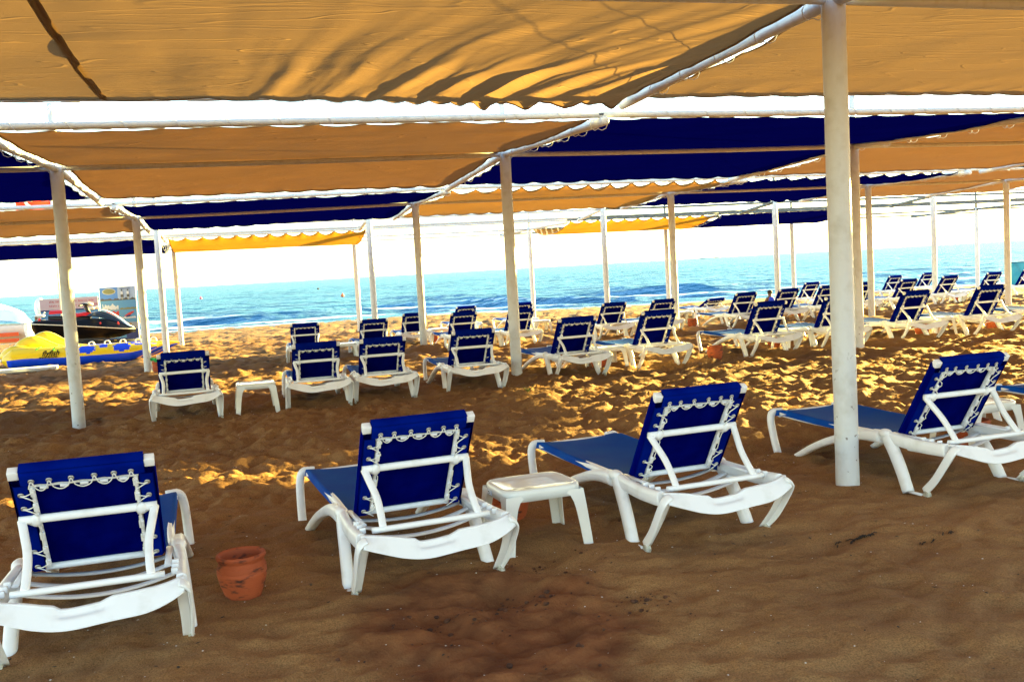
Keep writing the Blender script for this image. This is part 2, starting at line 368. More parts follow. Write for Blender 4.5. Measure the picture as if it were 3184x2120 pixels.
def sea_mat():
    m = bpy.data.materials.new('sea water'); m.use_nodes = True; nt = m.node_tree; N = nt.nodes; L = nt.links; N.clear()
    out = N.new('ShaderNodeOutputMaterial'); df = N.new('ShaderNodeBsdfDiffuse'); gl = N.new('ShaderNodeBsdfGlossy'); mxs = N.new('ShaderNodeMixShader')
    g = N.new('ShaderNodeNewGeometry')
    def nz(scale, det, st, dist=0):
        mp = N.new('ShaderNodeMapping'); mp.inputs['Scale'].default_value = st; L.new(g.outputs['Position'], mp.inputs[0])
        n = N.new('ShaderNodeTexNoise'); n.inputs['Scale'].default_value = scale; n.inputs['Detail'].default_value = det; n.inputs['Distortion'].default_value = dist; L.new(mp.outputs[0], n.inputs[0]); return n.outputs[0]
    def mth(op, a, b, cl=False):
        n = N.new('ShaderNodeMath'); n.operation = op; n.use_clamp = cl
        for i, q in enumerate((a, b)):
            if isinstance(q, (int, float)): n.inputs[i].default_value = q
            else: L.new(q, n.inputs[i])
        return n.outputs[0]
    r = N.new('ShaderNodeValToRGB'); r.color_ramp.elements[0].position = .3; r.color_ramp.elements[1].position = .7
    r.color_ramp.elements[0].color = (.004, .055, .135, 1); r.color_ramp.elements[1].color = (.012, .130, .245, 1); L.new(nz(.25, 5, (.35, 1.3, 1)), r.inputs[0])
    fv = N.new('ShaderNodeAttribute'); fv.attribute_name = 'foam'
    fn = nz(1.0, 8, (.55, 2.6, 1), .8)
    fm = mth('SUBTRACT', mth('ADD', fv.outputs['Fac'], fn), 1.06); fr = N.new('ShaderNodeValToRGB'); fr.color_ramp.elements[0].position = 0; fr.color_ramp.elements[1].position = .08; L.new(fm, fr.inputs[0])
    mx = N.new('ShaderNodeMix'); mx.data_type = 'RGBA'; L.new(fr.outputs[0], mx.inputs[0]); L.new(r.outputs[0], mx.inputs[6]); mx.inputs[7].default_value = (.7, .75, .78, 1); L.new(mx.outputs[2], df.inputs[0])
    b = N.new('ShaderNodeBump'); b.inputs['Strength'].default_value = 1.0; b.inputs['Distance'].default_value = .9
    hh = mth('ADD', mth('ADD', nz(.5, 6, (.45, 1.6, 1), .4), mth('MULTIPLY', nz(3.0, 4, (.5, 1.5, 1)), .15)), mth('MULTIPLY', nz(.08, 3, (.4, 1.6, 1)), 2.5)); L.new(hh, b.inputs['Height'])
    L.new(b.outputs[0], df.inputs['Normal']); L.new(b.outputs[0], gl.inputs['Normal'])
    gl.inputs['Roughness'].default_value = .55; gl.inputs['Color'].default_value = (.50, .82, 1, 1)
    fz = N.new('ShaderNodeFresnel'); fz.inputs[0].default_value = 1.33; L.new(b.outputs[0], fz.inputs['Normal'])
    L.new(mth('MINIMUM', mth('MULTIPLY', fz.outputs[0], .95), .48), mxs.inputs[0])
    L.new(df.outputs[0], mxs.inputs[1]); L.new(gl.outputs[0], mxs.inputs[2]); L.new(mxs.outputs[0], out.inputs[0])
    return m
sea = make_sea()
att = sea.data.attributes.new('foam', 'FLOAT', 'POINT')
fo = []
for v in sea.data.vertices:
    x, y, z = v.co; d = y-shore(x); f = 0
    wob = 1.6*N3(x*.07, 3.1) + .8*N3(x*.2, 8.3)
    for dc, wd, a in ((.4, .9, .75), (2.6, .5, .62), (4.2, .3, .5), (7.0, .45, .66), (9.3, .3, .5), (13.0, .35, .55)):
        f = max(f, a*exp(-((d-dc-wob*(1+dc*.05)*(dc > 1))/wd)**2)*(.55+.9*max(0, .5+N3(x*.16+dc, dc))))
    fo.append(f)
att.data.foreach_set('value', fo)
sea.data.materials.append(sea_mat()); tag(sea, kind='structure')

# ---------------------------------------------------------------- shade frames (T-shaped steel post rows) and canopies
XS = dict(A=[3.87, 9.7, 15.5], B=[-2.10, 3.70, 9.33, 15.2, 21.0, 27.0], C=[-1.94, 3.79, 9.85, 15.2, 19.35], D=[-1.9, 3.35, 9.90, 15.3, 20.8, 26.6], E=[-1.94, 3.73, 9.80, 14.95, 20.1, 28.4])
# y post, z beam centre, near pipe (y,z), far pipe (y,z), near tip y, far tip y
FR = dict(A=(5.69, 3.23, (2.0, 3.14), (9.12, 3.265), 1.9, 9.36), B=(13.30, 3.19, (9.5, 3.12), (16.9, 3.15), 9.42, 17.3), C=(21.12, 3.12, (17.75, 3.14), (24.0, 3.06), 17.6, 24.2),
          D=(25.7, 3.10, (25.0, 3.10), (27.6, 3.00), 25.2, 27.75), E=(32.6, 2.92, (28.45, 2.98), (36.4, 2.93), 28.55, 36.5))
TILT = dict(A=[(0, 0)], B=[(-8, -.07), (-2.1, -.04), (3.7, 0), (40, 0)], C=[(-8, -.12), (-1.9, -.085), (3.8, 0), (9.8, .03), (40, .05)], D=[(0, 0)], E=[(0, 0)])
def tz(k, x): return interp(x, TILT[k])
def line(a, b, n=6, sag=0):
    a, b = Vector(a), Vector(b); return [a.lerp(b, i/n) - Vector((0, 0, sag*4*(i/n)*(1-i/n))) for i in range(n+1)]
def frame_row(k, label, xa, xb, dmat=STEEL, mats=None):
    y0, zb, (yn, zn), (yf, zf), tn, tf = FR[k]
    root = empty('shade_frame', (XS[k][0], y0, gz(0, y0)))
    tag(root, label, 'shade frame', 'steel shade frames in rows across the beach')
    ox, oy, oz = root.location
    def B(mb, name, m=None):
        if m is None:
            xm = sum(v[0] for v in mb.v)/len(mb.v); m = BACKLIT if (k in 'DE' and name != 'post' and xm > 12) else STEEL
        mb.v = [(x-ox, y-oy, z-oz) for x, y, z in mb.v]; return mb.build(name, m, root)
    rp = .078
    FZ = (zb, zn, zf)
    for x in XS[k]:
        zb, zn, zf = [q+tz(k, x) for q in FZ]
        g = sand_h(x, y0)-.25; pts = []
        for i in range(25):
            t = i/24; z = lerp(g, zb+.06, t); w = .004*N3(x+z*1.7, y0, 3)
            pts.append((x+w, y0+w*.7, z))
        pr = B(MB().tube(pts, [rp+.003*N3(i*.9, x, 1) for i in range(25)], n=20), 'post', POSTM)
        m_ = MB().tube(line((x, y0, zb+.05), (x, y0, zb+.80), 2), .045, n=12); B(m_, 'mast')
        for yt, zt, yp, zp in ((tn, zn-.075, yn, zn), (tf, zf-.075, yf, zf)):
            if k == 'D' and yt < y0: continue
            s = 1 if yt > y0 else -1
            pts = line((x, y0+s*.05, zb), (x, yt, zt), 14, -.012); rr = [.050]*15; rr[-1] = .046
            e = Vector(pts[-1]); 
            B(MB().tube(pts+[e+Vector((0, s*.012, 0)), e+Vector((0, s*.018, 0))], rr+[.036, .012], n=14), 'arm')
            c = Vector(pts[6]); B(MB().tube([(x, y0, zb+.76), c], .0035, n=6), 'stay_cable'); 
            c = Vector(pts[11]); B(MB().tube([(x, y0, zb+.78), c], .0035, n=6), 'stay_cable')
    if k != 'D' or True:
        # longitudinal pipes span by span so that each span is a pipe of its own
        xs = [xa]+[x for x in XS[k] if xa < x < xb]+[xb]
        zb, zn, zf = FZ
        for a, b in zip(xs, xs[1:]):
            ta, tb = tz(k, a), tz(k, b)
            B(MB().tube(line((a+.03, y0, zb+.005+ta), (b-.03, y0, zb+.005+tb), 10, .012), .034, n=12), 'middle_beam')
            if k != 'D': B(MB().tube(line((a-.04, yn, zn+ta), (b+.01, yn, zn+tb), 10, .006), .034, n=12), 'edge_pipe')
            B(MB().tube(line((a-.04, yf, zf+ta), (b+.01, yf, zf+tb), 10, .006), .034, n=12), 'edge_pipe')
    return root
frame_row('A', 'nearest steel shade frame with the thick scuffed white post at the right', -7.9, 20)
frame_row('B', 'second white steel shade frame, one post at far left and one in the middle', -10, 28)
frame_row('C', 'third white steel shade frame, one post beside the clay pot holding a green cloth', -10, 26)
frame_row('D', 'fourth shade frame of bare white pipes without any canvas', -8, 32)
frame_row('E', 'farthest white shade frame, nearest the water, with sunlit-yellow and blue canvas', -8, 32)

def canopy(name, k, xa, xb, label, m, n=(110, 56), folds=0, half=None, seed=0, lace=True, group=None, amp=1.0, torn=False, tl=1, tr=1):
    y0, zb, (yn, zn), (yf, zf), tn, tf = FR[k]
    ya, za, yb, zc = yn+.07, zn-.03, yf-.07, zf-.03
    if half == 'near': yb, zc = y0-.02, zb+.02
    tie = .46; nxt = max(2, round((xb-xa)/tie)); nyt = max(2, round((yb-ya)/.62))
    def zbase(y):
        if half == 'near': return lerp(za, zc, (y-ya)/(yb-ya))
        return lerp(za, zb+.045, (y-ya)/(y0-ya)) if y < y0 else lerp(zb+.045, zc, (y-y0)/(yb-y0))
    mb = MB()
    def fn(u, v):
        xl, xr = xa+.075*tl, xb-.075*tr
        x = lerp(xl, xr, u); y = lerp(ya, yb, v)
        dn, df, dl, dr = (y-ya), (yb-y), (x-xl), (xr-x)
        z = zbase(y) + tz(k, x)
        if half != 'near':
            t = (y-ya)/(y0-ya) if y < y0 else (y-y0)/(yb-y0); z -= .075*amp*4*t*(1-t)*.6
        else:
            t = (y-ya)/(yb-ya); z -= .30*4*t*(1-t)**.8*.9
        sx = abs(sin(pi*nxt*u)); sy = abs(sin(pi*nyt*v))
        an = .010+.022*max(0, N3(x*.8+seed, 1.5, 2.2)) + (.035 if amp > 1.3 else 0); af = (.026+.03*N3(x*.7+seed, 6.5) if not folds else .03+.025*N3(x*.7+seed, 6.5)+.035*sstep(1, 3, x))
        z -= an*amp*sx*exp(-dn/.22); z -= af*amp*(sx**.8)*exp(-df/.28)*(1.3 if folds else 1)
        y += an*.9*sx*exp(-dn/.15); y -= af*.7*sx*exp(-df/.15)
        z -= .009*sy*(tl*exp(-dl/.16)+tr*exp(-dr/.16)); x += .009*sy*tl*exp(-dl/.16) - .009*sy*tr*exp(-dr/.16)
        cl = sqrt(max(0, 1-min(1, (min(dl, dr))/.5))) 
        z += .018*N3(x*.9+seed, y*1.6, 2) + .006*N3(x*2.2+seed, y*5, 6)
        if folds:
            g = sstep(-.4, 2.6, x)*exp(-(max(0, df-.25)/1.9)**2)*sstep(0, .35, dr+.1)
            bend = .55*max(0, x-.4)*.42
            c = x*1.0 + (yb-y)*(-.10-.34*sstep(.5, 3.6, x)) + .10*N3(x*.7, y*.9, 3)
            ph = c*2*pi/(.50-.06*sstep(1, 3, x))
            w = (sin(ph)+.45*sin(2*ph+1.1+2*N3(c, y*.4, 8)))*(.55+.8*N3(c*1.3, y*.5, 4))
            z -= .056*g*w - .016*g*N3(c*9, y*1.3, 9) - .010*g*N3(c*17, y*2, 19)
            z -= .050*g*exp(-((df-.45)/.6)**2)
            # soft drape over the whole front half
            z += .012*N3(x*2.4, y*.7, 14)*sstep(4.5, 7, y)
        if torn and u < .12 and v > .5: z -= .30*(.12-u)/.12*(v-.5)*2
        return (x, y, z)
    mb.grid(n[0], n[1], fn)
    o = mb.build(name, m); cx, cy = (xa+xb)/2, y0
    me = o.data
    for v in me.vertices: v.co.x -= cx; v.co.y -= cy; v.co.z -= zb
    o.location = (cx, cy, zb)
    tag(o, label, 'canopy', group or ('tan canvas canopies laced to the frames' if m in (TAN, TAN_SUN, TAN_GLOW, TAN_LIT) else 'navy canvas canopies laced to the frames'))
    # hem: a doubled darker strip around the edge is a part of its own
    hm = MB()
    def edge(pts): hm.sweep([(Vector(p)-Vector((cx, cy, zb+.004))) for p in pts], .028, .006, n=6, p=4)
    nn = n[0]*2
    edge([fn(i/nn, 0) for i in range(nn+1)]); edge([fn(i/nn, 1) for i in range(nn+1)])
    nn = n[1]*2; edge([fn(0, i/nn) for i in range(nn+1)]); edge([fn(1, i/nn) for i in range(nn+1)])
    hm.build('hem', m, o)
    if lace:      # one cord per edge, turning round the pipe at every tie point
        def cordrun(f, n_): 
            pts = []
            for i in range(n_): pts += f(i)
            MB().tube([(p[0]-cx, p[1]-cy, p[2]-zb) for p in pts], .0042, n=5).build('lacing', ROPE, o)
        def along(yy, zz, x0, d):
            def f(i):
                out = []
                for j in range(9):
                    a = -pi*.5 + 2*pi*j/8; out.append((x0+d*i+.15*j/8, yy+.0395*cos(a), zz+tz(k, x0+d*i)+.0395*sin(a)))
                out.append((x0+d*i+.30, yy, zz-.043+tz(k, x0+d*i))); return out
            return f
        d = (xb-xa-.2)/nxt
        cordrun(along(yn, zn, xa+.12, d), nxt)
        if half != 'near': cordrun(along(yf, zf, xa+.12, d), nxt)
        for xx, uu, s_, on in ((xa, 0, 1, tl), (xb, 1, -1, tr)):
            if not on: continue
            def f(i, xx=xx, uu=uu, s_=s_):
                v = (i+.02)/nyt; q = fn(uu, min(1, v)); y = lerp(ya, yb, v); zz = zbase(y)-.075+tz(k, xx); out = [(q[0], q[1], q[2])]
                for j in range(9):
                    a = pi*.5 - s_*2*pi*j/8; out.append((xx+.056*cos(a), y+.07*j/8, zz+.02+.056*sin(a)))
                out.append((q[0], y+.1, q[2]+.004)); return out
            cordrun(f, nyt)
    return o
G1 = 'tan canvas canopies laced to the frames'
A1 = canopy('canopy', 'A', -1.02, 3.83, 'largest tan canvas, with golden sunlit folds, across the top of the picture', TAN_LIT, (300, 220), folds=1, seed=1, tl=0)
canopy('canopy', 'A', -6.9, -.985, 'tan canvas overhead in the top left corner beyond the dark diagonal seam', TAN_LIT, (110, 90), seed=2, tr=0)
canopy('canopy', 'A', 3.91, 9.66, 'flat tan canvas overhead behind the thick near post in the top right corner', TAN_LIT, (110, 80), seed=3)
canopy('canopy', 'A', 9.74, 15.46, 'tan canvas of the nearest frame outside the right edge', TAN, (40, 30), seed=4, lace=False)
canopy('canopy', 'B', -7.9, -2.14, 'navy canvas at the left edge above the leftmost post', NAVY, (70, 60), seed=5)
canopy('canopy', 'B', -2.06, 3.66, 'long tan canvas between the two left posts, under the wrapped cord pipe', TAN, (130, 100), seed=6)
canopy('canopy', 'B', 3.74, 9.36, 'largest navy canvas, between the middle post and the thick near post', NAVY, (110, 80), seed=7)
canopy('canopy', 'B', 9.44, 15.16, 'tan canvas right of the thick near post with thin bright creases', TAN, (110, 80), seed=8)
canopy('canopy', 'B', 15.24, 20.96, 'navy canvas outside the right edge of the picture', NAVY, (40, 30), seed=9, lace=False)
canopy('canopy', 'B', 21.04, 26.9, 'tan canvas of the second frame far outside the right edge', TAN, (40, 30), seed=19, lace=False)
canopy('canopy', 'C', -7.8, -1.98, 'short tan canvas at the left edge under the red flag', TAN, (90, 60), seed=10)
canopy('canopy', 'C', -1.9, 3.75, 'narrow navy canvas below the long tan one, left of the middle post', NAVY, (90, 60), seed=11)
canopy('canopy', 'C', 3.83, 9.81, 'tan canvas with scalloped gaps along its near edge, right of the middle post', TAN_GLOW, (150, 60), seed=12, amp=1.8)
canopy('canopy', 'C', 9.89, 15.16, 'navy canvas crossing behind the thick near post, below the largest navy one', NAVY, (90, 60), seed=13, amp=1.4)
canopy('canopy', 'C', 15.24, 19.31, 'lowest tan canvas, right of the thick near post above the bare pipes', TAN, (90, 60), seed=14)
canopy('canopy', 'C', 19.39, 21.4, 'last narrow tan canvas of the third frame, touching the right edge', TAN, (50, 50), seed=24, lace=False)
canopy('canopy', 'E', -7.8, -1.98, 'sagging navy canvas with a torn hanging corner above the jet ski', NAVY, (90, 40), seed=15, half='near', torn=True)
canopy('canopy', 'E', -1.9, 3.69, 'far sunlit-yellow tan canvas over the open sea view on the left', TAN_SUN, (110, 40), seed=16, half='near', amp=1.6)
canopy('canopy', 'E', 9.84, 14.91, 'far sunlit-yellow tan canvas right of centre above the sea', TAN_SUN, (110, 40), seed=17, half='near', amp=1.6)
canopy('canopy', 'E', 14.99, 20.06, 'far navy canvas with a loose bright blue corner left of the thick near post', NAVY, (90, 40), seed=18, half='near')

# ---------------------------------------------------------------- sun lounger
def make_lounger(near=True):
    root = empty('sun_lounger')
    tag(root, 'x', 'sun lounger', 'white framed blue sun loungers in rows on the sand')
    fr = MB()
    for s in (-1, 1):
        # side rail, pivot to rear corner (deep channel), then forward rail under the sling
        P = spline([(s*.375, -.22, .335), (s*.37, .0, .325), (s*.36, .2, .328), (s*.345, .36, .335), (s*.335, .50, .33)], 5)
        n = len(P); fr.sweep(P, .048, [lerp(.085, .075, i/(n-1)) for i in range(n)], side=(1, 0, 0), n=12, p=4)
        fr.sweep([(s*.312, .0, .36), (s*.312, .34, .36)], .03, .012, side=(1, 0, 0), n=8, p=4)
        P = spline([(s*.325, .42, .335), (s*.30, .8, .325), (s*.295, 1.3, .315), (s*.30, 1.66, .325)], 4)
        fr.sweep(P, .045, .045, side=(1, 0, 0), n=8, p=4)
        fr.ball((s*.352, .37, .355), .042, sc=(.9, 1.5, .8))
        for yy in (-.12, -.05, .02): fr.box((s*.345, yy, .366), (.03, .018, .03), bev=.005)
    # rear cross panel: tall curved strip dipping in the middle
    def panel(u, v):
        x = lerp(-.385, .385, u); q = x/.385; c = 1-abs(q)**2.2
        z = .352 - .060*c + .006*sin(x*16) + (.5-v)*(-1)*lerp(.046, .080, min(1, c*1.4)) ; y = -.285 - .035*c + (v-.5)*.058
        if v > .5 and abs(x+.02) < .11: z -= .016*min(1, (.11-abs(x+.02))/.025)
        return (x, y, z)
    b0 = len(fr.v); fr.grid(40, 6, panel); 
    fr.grid(40, 6, lambda u, v: tuple(Vector(panel(u, v))+Vector((0, .022, -.006))))
    fr.sweep([Vector(panel(i/30, 1))+Vector((0, .012, -.002)) for i in range(31)], .030, .010, side=(0, 1, 0), n=8, p=3)
    fr.sweep([Vector(panel(i/30, 0))+Vector((0, .012, -.002)) for i in range(31)], .030, .010, side=(0, 1, 0), n=8, p=3)
    # cross ribs under the backrest and front cross bar
    for yy, zz, dz, w in ((.27, .30, .055, .05), (.17, .275, .05, .045), (.42, .30, .04, .04)):
        P = [(lerp(-.33, .33, i/16), yy, zz-dz*(1-(2*i/16-1)**2)) for i in range(17)]
        fr.sweep(P, w, .016, side=(0, 1, 0), n=8, p=4)
    fr.sweep([(lerp(-.30, .30, i/8), 1.70, .318) for i in range(9)], .05, .05, side=(0, 1, 0), n=10, p=3)
    frame = fr.build('frame', PLAST, root)
    for s in (-1, 1):
        def leg(P, W, H, n=5, sd=(1, 0, 0)):
            Q = spline(P, n); m = len(Q)-1
            w = [interp(i/m, W) for i in range(m+1)]; h = [interp(i/m, H) for i in range(m+1)]
            return MB().sweep(Q, w, h, side=sd, n=14, p=3.2).build('leg', PLAST, root)
        leg([(s*.350, .37, .345), (s*.362, .30, .28), (s*.375, .20, .14), (s*.385, .125, .005)], [(0, .060), (1, .062)], [(0, .10), (.35, .088), (1, .074)])
        # rear leg: flat strip with a flange, bends from the panel down to the wheel
        L1 = leg([(s*.365, -.292, .362), (s*.392, -.286, .345), (s*.408, -.262, .30), (s*.404, -.14, .14), (s*.396, -.035, .045)], [(0, .052), (.3, .058), (1, .052)], [(0, .018), (1, .014)], sd=(0, 1, .35))
        me = MB().sweep(spline([(s*.372, -.262, .315), (s*.378, -.15, .165), (s*.376, -.03, .035)], 4), .045, .012, side=(1, 0, 0), n=8, p=4)
        bm = bmesh.new(); bm.from_mesh(L1.data); m2 = me.build('tmp', PLAST); bm.from_mesh(m2.data); bm.to_mesh(L1.data); bm.free(); COL.objects.unlink(m2); L1.data.polygons.foreach_set('use_smooth', [True]*len(L1.data.polygons))
        # ski arch and foot leg
        leg([(s*.348, .42, .325), (s*.345, .66, .305), (s*.345, .95, .225), (s*.352, 1.18, .135), (s*.365, 1.42, .012)], [(0, .060), (1, .060)], [(0, .085), (.4, .062), (1, .040)])
        leg([(s*.25, 1.735, .335), (s*.325, 1.745, .328), (s*.352, 1.74, .27), (s*.365, 1.68, .12), (s*.372, 1.62, .005)], [(0, .05), (1, .055)], [(0, .045), (.3, .06), (1, .045)])
        MB().sweep([(s*.372, 1.63, .012), (s*.368, 1.42, .012)], .03, .014, side=(1, 0, 0), n=8, p=4).sweep([(s*.388, .13, .012), (s*.396, -.02, .018)], .03, .016, side=(1, 0, 0), n=8, p=4).build('foot_bar', PLAST, root)
        MB().lathe([(.004, -.015), (.022, -.015), (.026, -.010), (.026, .010), (.022, .015), (.004, .015)], (s*.392, -.03, .026), 18, axis='x').build('wheel', mat_wheel, root, (0, -.022, .0))
    # seat sling, wraps down over the rails
    def seat(u, v):
        y = lerp(.34, 1.755, v); q = 2*u-1; 
        zc = interp(y, [(.34, .352), (.5, .345), (.8, .345), (1.2, .350), (1.6, .362), (1.72, .350), (1.755, .325)])
        if abs(q) < .86: x = q/.86*.312; z = zc - .018*(1-(q/.86)**2)*min(1, (v)*8+.3)
        else:
            t = (abs(q)-.86)/.14; x = math.copysign(.312+.010*sin(t*pi*.5), q); z = zc-.046*t
        return (x, y, z)
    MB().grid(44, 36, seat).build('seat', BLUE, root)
    # backrest, built in its own plane: x across, s up the length, n out of the back
    def plane(x, s, n): return (x, n, s)       # local z = up the backrest, local -y = its back
    LB = .615; HW = .292
    bk = MB()
    bk.grid(20, 20, lambda u, v: plane(lerp(-HW, HW, u), lerp(.0, LB, v), .012*(1-(2*u-1)**2)))
    bk.grid(20, 20, lambda u, v: plane(lerp(HW-.02, -HW+.02, u), lerp(.0, LB-.01, v), -.008+.012*(1-(2*u-1)**2)))
    # folded flaps: side and top
    for s in (-1, 1):
        bk.grid(8, 24, lambda u, v: plane(s*lerp(HW+.004, HW-.066, u), lerp(.0, LB-.075, v), -.044*sin(min(1, u*4)*pi/2)-.002*sin(v*38)*u), 1)
        bk.grid(4, 24, lambda u, v: plane(s*(HW+.004*sin(u*pi)), lerp(.0, LB-.02, v), .012-.056*u*(1 if v < .97 else .4)))
    bk.grid(40, 6, lambda u, v: plane(lerp(-HW+.042, HW-.042, u), LB+.008-lerp(0, .078, v), -.046*sin(min(1, v*4)*pi/2)-.003*sin(u*36)*v), 1)
    bk.grid(40, 4, lambda u, v: plane(lerp(-HW+.042, HW-.042, u), LB+.008+.004*sin(v*pi), .012-.058*v), 1)
    back = bk.build('backrest', [BACK, FLAP_LIT], root, (0, .31, .365))
    bf = MB()
    for s in (-1, 1):
        bf.box(plane(s*(HW-.019), LB-.019, -.020), (.044, .040, .044), bev=.004)
        bf.sweep([plane(s*(HW-.082), t*(LB-.088)/10, -.028) for t in range(0, 11)], .017, .03, side=(1, 0, 0), n=8, p=4)
        for j in range(6): bf.box(plane(s*(HW-.084), .05+j*.09, -.046), (.022, .012, .044), bev=.003)
        bf.ball(plane(s*(HW-.075), .345, -.06), .026, sc=(1, .8, 1.3))
    bf.sweep([plane(lerp(-HW+.07, HW-.07, i/10), LB-.088, -.030) for i in range(11)], .012, .018, side=(0, 0, 1), n=8, p=4)
    for j in range(5): bf.box(plane(lerp(-.16, .16, j/4), LB-.088, -.046), (.034, .012, .014), bev=.003)
    bf.sweep([plane(lerp(-HW+.07, HW-.07, i/10), .01, -.03) for i in range(11)], .03, .03, side=(0, 0, 1), n=8, p=4)
    bf.build('backrest_frame', PLAST, back)
    tops = [-.205, -.135, -.048, .045, .125, .195]; ss = [.04, .14, .33, LB-.20, LB-.12]
    def side(s_, up):
        P = []
        for j, q in enumerate(ss):
            P += [plane(s_*(HW-.088), q-.03, -.066), plane(s_*(HW-.056), q-.006, -.064), plane(s_*(HW-.034), q, -.055), plane(s_*(HW-.058), q+.008, -.066), plane(s_*(HW-.092), q+.03, -.066), plane(s_*(HW-.082), q+.05, -.066)]
        return P if up else P[::-1]
    P = side(-1, True)
    for i, x in enumerate(tops):
        P += [plane(x-.014, LB-.080, -.058), plane(x, LB-.044, -.055), plane(x+.014, LB-.080, -.058)]
        if i < 5: P.append(plane((x+tops[i+1])/2, LB-.095, -.060))
    P += side(1, False)
    MB().tube(spline(P, 3), .0028 if near else .0018, n=5).build('cord', CORD, back)
    if near:
        e0 = None
        for c in [plane(x, LB-.046, -.050) for x in tops]+[plane(s_*(HW-.036), q, -.050) for q in ss for s_ in (-1, 1)]:
            if e0 is None:
                e0 = MB().lathe([(.0045, -.001), (.0055, -.004), (.009, -.0045), (.0125, -.003), (.013, .001), (.0045, .001)], (0, 0, 0), 14, axis='y').build('eyelet', RING, back, c)
            else:
                e = e0.copy(); COL.objects.link(e); e.location = c; TREE[back.name].append(e)
    back.rotation_euler = (radians(33), 0, 0)
    # support bail behind the backrest
    bl = MB()
    tb = back.rotation_euler.x
    def bp(s, n): return (.31 + n*cos(tb) - s*sin(tb), .365 + s*cos(tb) + n*sin(tb))
    y1, z1 = bp(.345, -.055)
    y2, z2 = -.155, .372
    P = spline([(-.275, y1, z1), (-.262, lerp(y1, y2, .2), lerp(z1, z2, .2)), (-.245, lerp(y1, y2, .5), lerp(z1, z2, .5)), (-.245, lerp(y1, y2, .8), lerp(z1, z2, .8)), (-.25, y2, z2)], 4)
    for s in (-1, 1): bl.sweep([(s*-p.x, p.y, p.z) for p in P], .036, .030, side=(1, 0, 0), n=10, p=4)
    bl.sweep([(lerp(-.285, .285, i/10), y1-.004, z1+.004) for i in range(11)], .030, .036, side=(0, 1, 0), n=10, p=4)
    bl.sweep([(lerp(-.305, .305, i/10), y2, z2-.004) for i in range(11)], .030, .028, side=(0, 1, 0), n=10, p=4)
    bl.build('support_bar', PLAST, root)
    return root
mat_wheel = mat('ivory caster', (.55, .52, .42), .6, (.25, .22, .17), 40)
proto = make_lounger(); proto2 = make_lounger(False)
# variants of the recline: the backrest child turns, the support bar has its own mesh
def bail_mesh(deg):
    tb = radians(deg); bl = MB()
    def bp(s, n): return (.31 + n*cos(tb) - s*sin(tb), .365 + s*cos(tb) + n*sin(tb))
    y1, z1 = bp(.345, -.055); y2, z2 = -.155 - (.02 if deg > 40 else 0), .372
    P = spline([(-.275, y1, z1), (-.262, lerp(y1, y2, .2), lerp(z1, z2, .2)), (-.245, lerp(y1, y2, .5), lerp(z1, z2, .5)), (-.25, y2, z2)], 4)
    for s in (-1, 1): bl.sweep([(s*-p.x, p.y, p.z) for p in P], .036, .030, side=(1, 0, 0), n=10, p=4)
    bl.sweep([(lerp(-.285, .285, i/10), y1-.004, z1+.004) for i in range(11)], .030, .036, side=(0, 1, 0), n=10, p=4)
    bl.sweep([(lerp(-.305, .305, i/10), y2, z2-.004) for i in range(11)], .030, .028, side=(0, 1, 0), n=10, p=4)
    o = bl.build('tmp', PLAST); me = o.data; COL.objects.unlink(o); bpy.data.objects.remove(o); me.name = 'support_bar'; return me
bails = {40: bail_mesh(40), 66: bail_mesh(66)}
